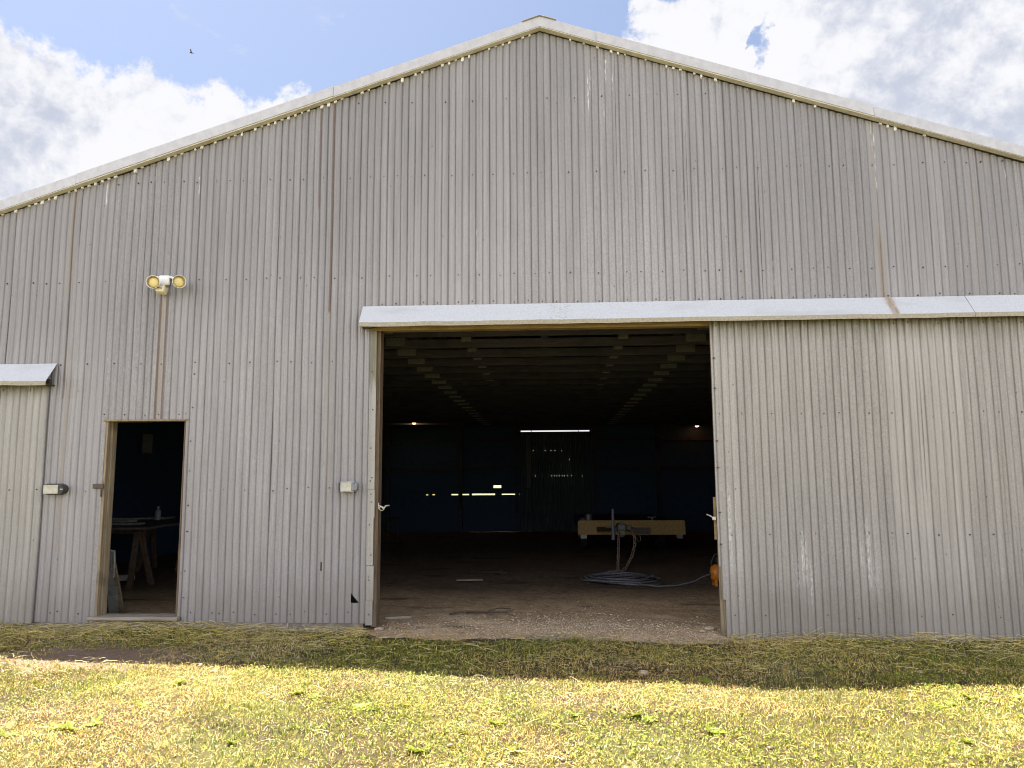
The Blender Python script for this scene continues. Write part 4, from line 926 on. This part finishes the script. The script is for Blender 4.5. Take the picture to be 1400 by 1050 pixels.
# single broadleaf weeds
def weed_mesh(seed):
    r = random.Random(seed); mb = MB(); nl = r.randint(7, 11)
    for k in range(nl):
        a = 2*PI*k/nl+r.uniform(-.4, .4); L = r.uniform(.06, .13); W = r.uniform(.018, .034); el = r.uniform(.35, 1.1); vs = []
        for j in range(5):
            t = j/4; q = el*(1-.9*t); w = W*(math.sin(PI*min(.97, .12+.85*t))**.8)*(1.15 if j % 2 else .85)
            px = L*t*math.cos(q*.7)*1; pz = L*t*math.sin(el*(1-.55*t))*.75
            c, s = math.cos(a), math.sin(a)
            for sd in (-1, 0, 1): vs.append((c*px-s*w*sd, s*px+c*w*sd, pz+.006*abs(sd)+.004))
        mb.add(vs, [(3*j+i, 3*j+i+1, 3*j+i+4, 3*j+i+3) for j in range(4) for i in range(2)])
    return mb
def leaf_mat():
    n = N('broad_weed_leaf'); P = n.obj(); f = n.noise(P, 40, 3, .6); col = n.mix(n.step(f, .35, .65), (.17, .24, .02), (.28, .32, .035)); n.fin(col, .5, 0, .35)
    t = n.new('ShaderNodeBsdfTranslucent'); n.put(t.inputs[0], col); ms = n.new('ShaderNodeMixShader'); ms.inputs[0].default_value = .4
    n.nt.links.new(n.bsdf.outputs[0], ms.inputs[1]); n.nt.links.new(t.outputs[0], ms.inputs[2]); n.nt.links.new(ms.outputs[0], n.out.inputs[0]); return n.mat
wm = leaf_mat(); wl = [weed_mesh(s) for s in (1, 2, 3, 4)]; wsrc = [w.build('broadleaf_weed', wm, None, smooth=True) for w in wl]
WP = [(-3.44,-3.50), (-3.31,-3.54), (-3.68,-3.66), (-3.15,-2.31), (-2.05,-2.58), (-1.88,-2.69), (-1.46,-2.91), (-3.13,-2.93), (-2.13,-3.70), (-1.13,-2.85), (-.63,-3.41), (-.42,-3.23), (-.88,-3.80), (.15,-3.06), (.57,-3.08), (1.07,-3.38), (1.29,-1.99), (2.95,-2.62), (3.38,-2.90), (2.71,-3.45), (3.26,-2.35), (3.68,-2.32), (-3.69,-1.77), (2.09,-3.30), (-.27,-3.74), (-3.22,-3.42), (-1.36,-2.96), (.66,-3.16), (3.05,-2.55)]
rr = random.Random(9)
for i, (x, y) in enumerate(WP):
    s = wsrc[i] if i < 4 else wsrc[i % 4].copy()
    if i >= 4: COL.objects.link(s)
    s.location = (x, y, float(ground_z(x, y))+.004); s.rotation_euler = (rr.uniform(-.3, .3), rr.uniform(-.3, .3), rr.uniform(0, 6.28)); q = rr.uniform(.45, .85); s.scale = (q, q, q*rr.uniform(.8, 1.2))
    prop(s, 'bright green broadleaf weed rosette growing in the mown grass', 'weed', 'broadleaf weeds in the grass')

# a bird high over the left slope
def bird():
    e = empty('bird', (-17.7, 26.2, 22.94), 'tiny dark bird flying in the blue sky above the left roof slope', 'bird')
    c = Vector((-17.7, 26.2, 22.94)); d = Vector((-.8, .3, .45)).normalized()
    mb = MB(); mb.lathe([(0, -.13), (.02, -.10), (.04, -.03), (.042, .03), (.03, .08), (.022, .10), (.024, .115), (.008, .14), (0, .16)], c, d, 10)
    mb.add([c-d*.10+Vector((0, .01, 0)), c-d*.22+Vector((0, .04, 0)), c-d*.22-Vector((0, .04, 0)), c-d*.10-Vector((0, .01, 0))], [(0, 1, 2, 3)])
    b = mb.build('body', M['bird'], e, smooth=True)
    for s in (-1, 1):
        u = Vector((.2, s*.9, .35)).normalized(); mb = MB()
        mb.add([c+d*.05, c+u*.13+d*.06, c+u*.26-d*.04, c+u*.13-d*.05, c-d*.04], [(0, 1, 2, 3, 4)]); mb.build('wing', M['bird'], e)
bird()

# ------------------------------------------------------------------ sky, sun, camera
SUN = Vector((-.304, .275, 1)).normalized(); el = math.asin(SUN.z); az = math.atan2(SUN.x, SUN.y)
w = bpy.data.worlds.new("World"); sc.world = w; w.use_nodes = True
n = N(w, True); bg = n.nt.nodes['Background']
sky = n.new('ShaderNodeTexSky'); sky.sky_type = 'NISHITA'; sky.sun_disc = False; sky.sun_elevation = el; sky.sun_rotation = az % (2*PI)
sky.air_density = 1.2; sky.dust_density = 2.0; sky.altitude = 100
d = n.vm('NORMALIZE', n.new('ShaderNodeTexCoord').outputs['Generated']); x, y, z = n.xyz(d)
AZ = n.m('MULTIPLY', n.m('ARCTAN2', x, y), 180/PI); EL = n.m('MULTIPLY', n.m('ARCSINE', z), 180/PI)
fc = n.new('ShaderNodeFloatCurve'); cv = fc.mapping.curves[0]
pts = [(-180, 34), (-120, 42), (-70, 26), (-50, 27), (-38.3, 28.0), (-35.4, 27.0), (-32.8, 27.0), (-28, 27.6), (-26, 26.4), (-22.4, 25.4), (-21, 27.0), (-18.5, 27.4), (-17.3, 25.8), (-14, 17), (-8, 9), (3, 8), (5.2, 14), (6.6, 34), (8, 60), (12, 70), (60, 70), (110, 44), (180, 34)]
while len(cv.points) < len(pts): cv.points.new(.5, .5)
for p, (a, e_) in zip(cv.points, pts): p.location = ((a+180)/360, e_/90); p.handle_type = 'VECTOR'
fc.mapping.update(); n.put(fc.inputs['Value'], n.m('DIVIDE', n.m('ADD', n.m('ADD', AZ, n.m('MULTIPLY', n.m('SUBTRACT', n.noise(d, 20, 8, .6), .5), 5)), 180), 360))
top = n.m('MULTIPLY', fc.outputs[0], 90)
big = n.noise(d, 7, 12, .56, .15); fine = n.noise(d, 26, 10, .62, .2)
dep = n.m('MINIMUM', n.m('SUBTRACT', top, EL), n.m('MULTIPLY', n.m('ABSOLUTE', n.m('SUBTRACT', AZ, 5.0)), .7))
hx = n.m('DIVIDE', n.m('ADD', n.m('SUBTRACT', AZ, 16.3), n.m('MULTIPLY', n.m('SUBTRACT', n.noise(d, 22, 8, .62), .5), 7)), .8); hy = n.m('DIVIDE', n.m('SUBTRACT', EL, 29.6), 1.9)
hole = n.m('MULTIPLY', n.step(n.m('ADD', n.m('MULTIPLY', hx, hx), n.m('MULTIPLY', hy, hy)), 2.4, .0), 2.5)
hx2 = n.m('DIVIDE', n.m('SUBTRACT', AZ, 10.2), 2.2); hy2 = n.m('DIVIDE', n.m('SUBTRACT', EL, 34), 1.2)
hole = n.m('ADD', hole, n.m('MULTIPLY', n.step(n.m('ADD', n.m('MULTIPLY', hx2, hx2), n.m('MULTIPLY', hy2, hy2)), 1.6, .1), 3.0))
shape = n.m('ADD', n.m('SUBTRACT', n.m('MINIMUM', dep, 3.0), hole), n.m('ADD', n.m('MULTIPLY', n.m('SUBTRACT', big, .5), 9.), n.m('ADD', n.m('MULTIPLY', n.m('SUBTRACT', fine, .5), 4.5), n.m('MULTIPLY', n.m('SUBTRACT', n.noise(d, 75, 6, .65), .5), 2.2))))
alpha = n.step(shape, -.3, 1.0)
wisp = n.m('MULTIPLY', n.step(n.noise(n.scale(d, (1, 1, 2.6)), 9, 8, .6), .60, .78), .5)
alpha = n.m('MAXIMUM', alpha, wisp)
# clouds: sunlit crowns and grey bellies
up = n.noise(n.vm('ADD', d, (-.012, 0, .03)), 7, 8, .56, .15)
relief = n.m('SUBTRACT', big, up)
belly = n.noise(n.vm('ADD', d, (3.1, 1.2, .4)), 5.5, 7, .55)
right = n.m('MULTIPLY', n.step(AZ, 14, 26), .22)
left = n.m('MULTIPLY', n.step(dep, 2., 8), .06)
sh_ = n.m('ADD', n.m('ADD', n.m('ADD', n.m('MULTIPLY', belly, n.step(n.m('ABSOLUTE', n.m('SUBTRACT', AZ, 8)), 8, 18, .68, .86)), n.m('MULTIPLY', fine, .16)), n.m('ADD', right, n.m('MULTIPLY', left, n.step(AZ, 5, 3)))), n.m('ADD', n.m('MULTIPLY', relief, -1.7), n.m('MULTIPLY', n.m('SUBTRACT', fine, n.noise(n.vm('ADD', d, (-.006, 0, .014)), 26, 8, .62, .2)), -.9)))
k = n.step(sh_, .42, .92)
CW = 4.95
white_, grey_ = (CW*.90, CW*.90, CW*.93), (CW*.56, CW*.60, CW*.71)
cloud = n.mix(k, white_, grey_)
# unseen clouds behind the camera are boosted to add fill light on shaded surfaces
back_fill = n.step(n.vm('DOT_PRODUCT', d, (0, 1, 0)) if False else y, .1, -.5, 1., 2.8)
cloud = n.mix(1., cloud, n.comb(back_fill, back_fill, back_fill), 'MULTIPLY')
skyc = n.mix(1., sky.outputs[0], (.66, .68, .755), 'MULTIPLY'); skyc = n.mix(.16, skyc, (3.4, 3.55, 3.85))
n.put(bg.inputs[0], n.mix(alpha, skyc, cloud)); bg.inputs[1].default_value = .05
L = bpy.data.lights.new('sun', 'SUN'); L.energy = 5.0; L.angle = math.radians(.53); L.color = (1, .94, .83)
lo = bpy.data.objects.new('sun', L); COL.objects.link(lo); lo.rotation_euler = SUN.to_track_quat('Z', 'Y').to_euler(); lo.location = (-6, 7, 25)

cam = bpy.data.cameras.new('camera'); co = bpy.data.objects.new('camera', cam); COL.objects.link(co)
rt, upv, fw = Vector((.99868, .051083, -.005414)), Vector((.011824, -.126029, .991956)), Vector((-.04999, .99071, .126467))
co.matrix_world = Matrix(((rt.x, upv.x, -fw.x, 0), (rt.y, upv.y, -fw.y, -8.9), (rt.z, upv.z, -fw.z, 1.6), (0, 0, 0, 1)))
cam.sensor_fit = 'HORIZONTAL'; cam.sensor_width = 36; cam.lens = 36*1051/1400; cam.clip_start = .05; cam.clip_end = 5000
sc.camera = co
vs_ = sc.view_settings; vs_.view_transform = 'Standard'; vs_.look = 'None'; vs_.gamma = 1; vs_.exposure = 2.12
sc.cycles.max_bounces = 8
sc.cycles.pixel_filter_type = 'BLACKMAN_HARRIS'; sc.cycles.filter_width = 1.0
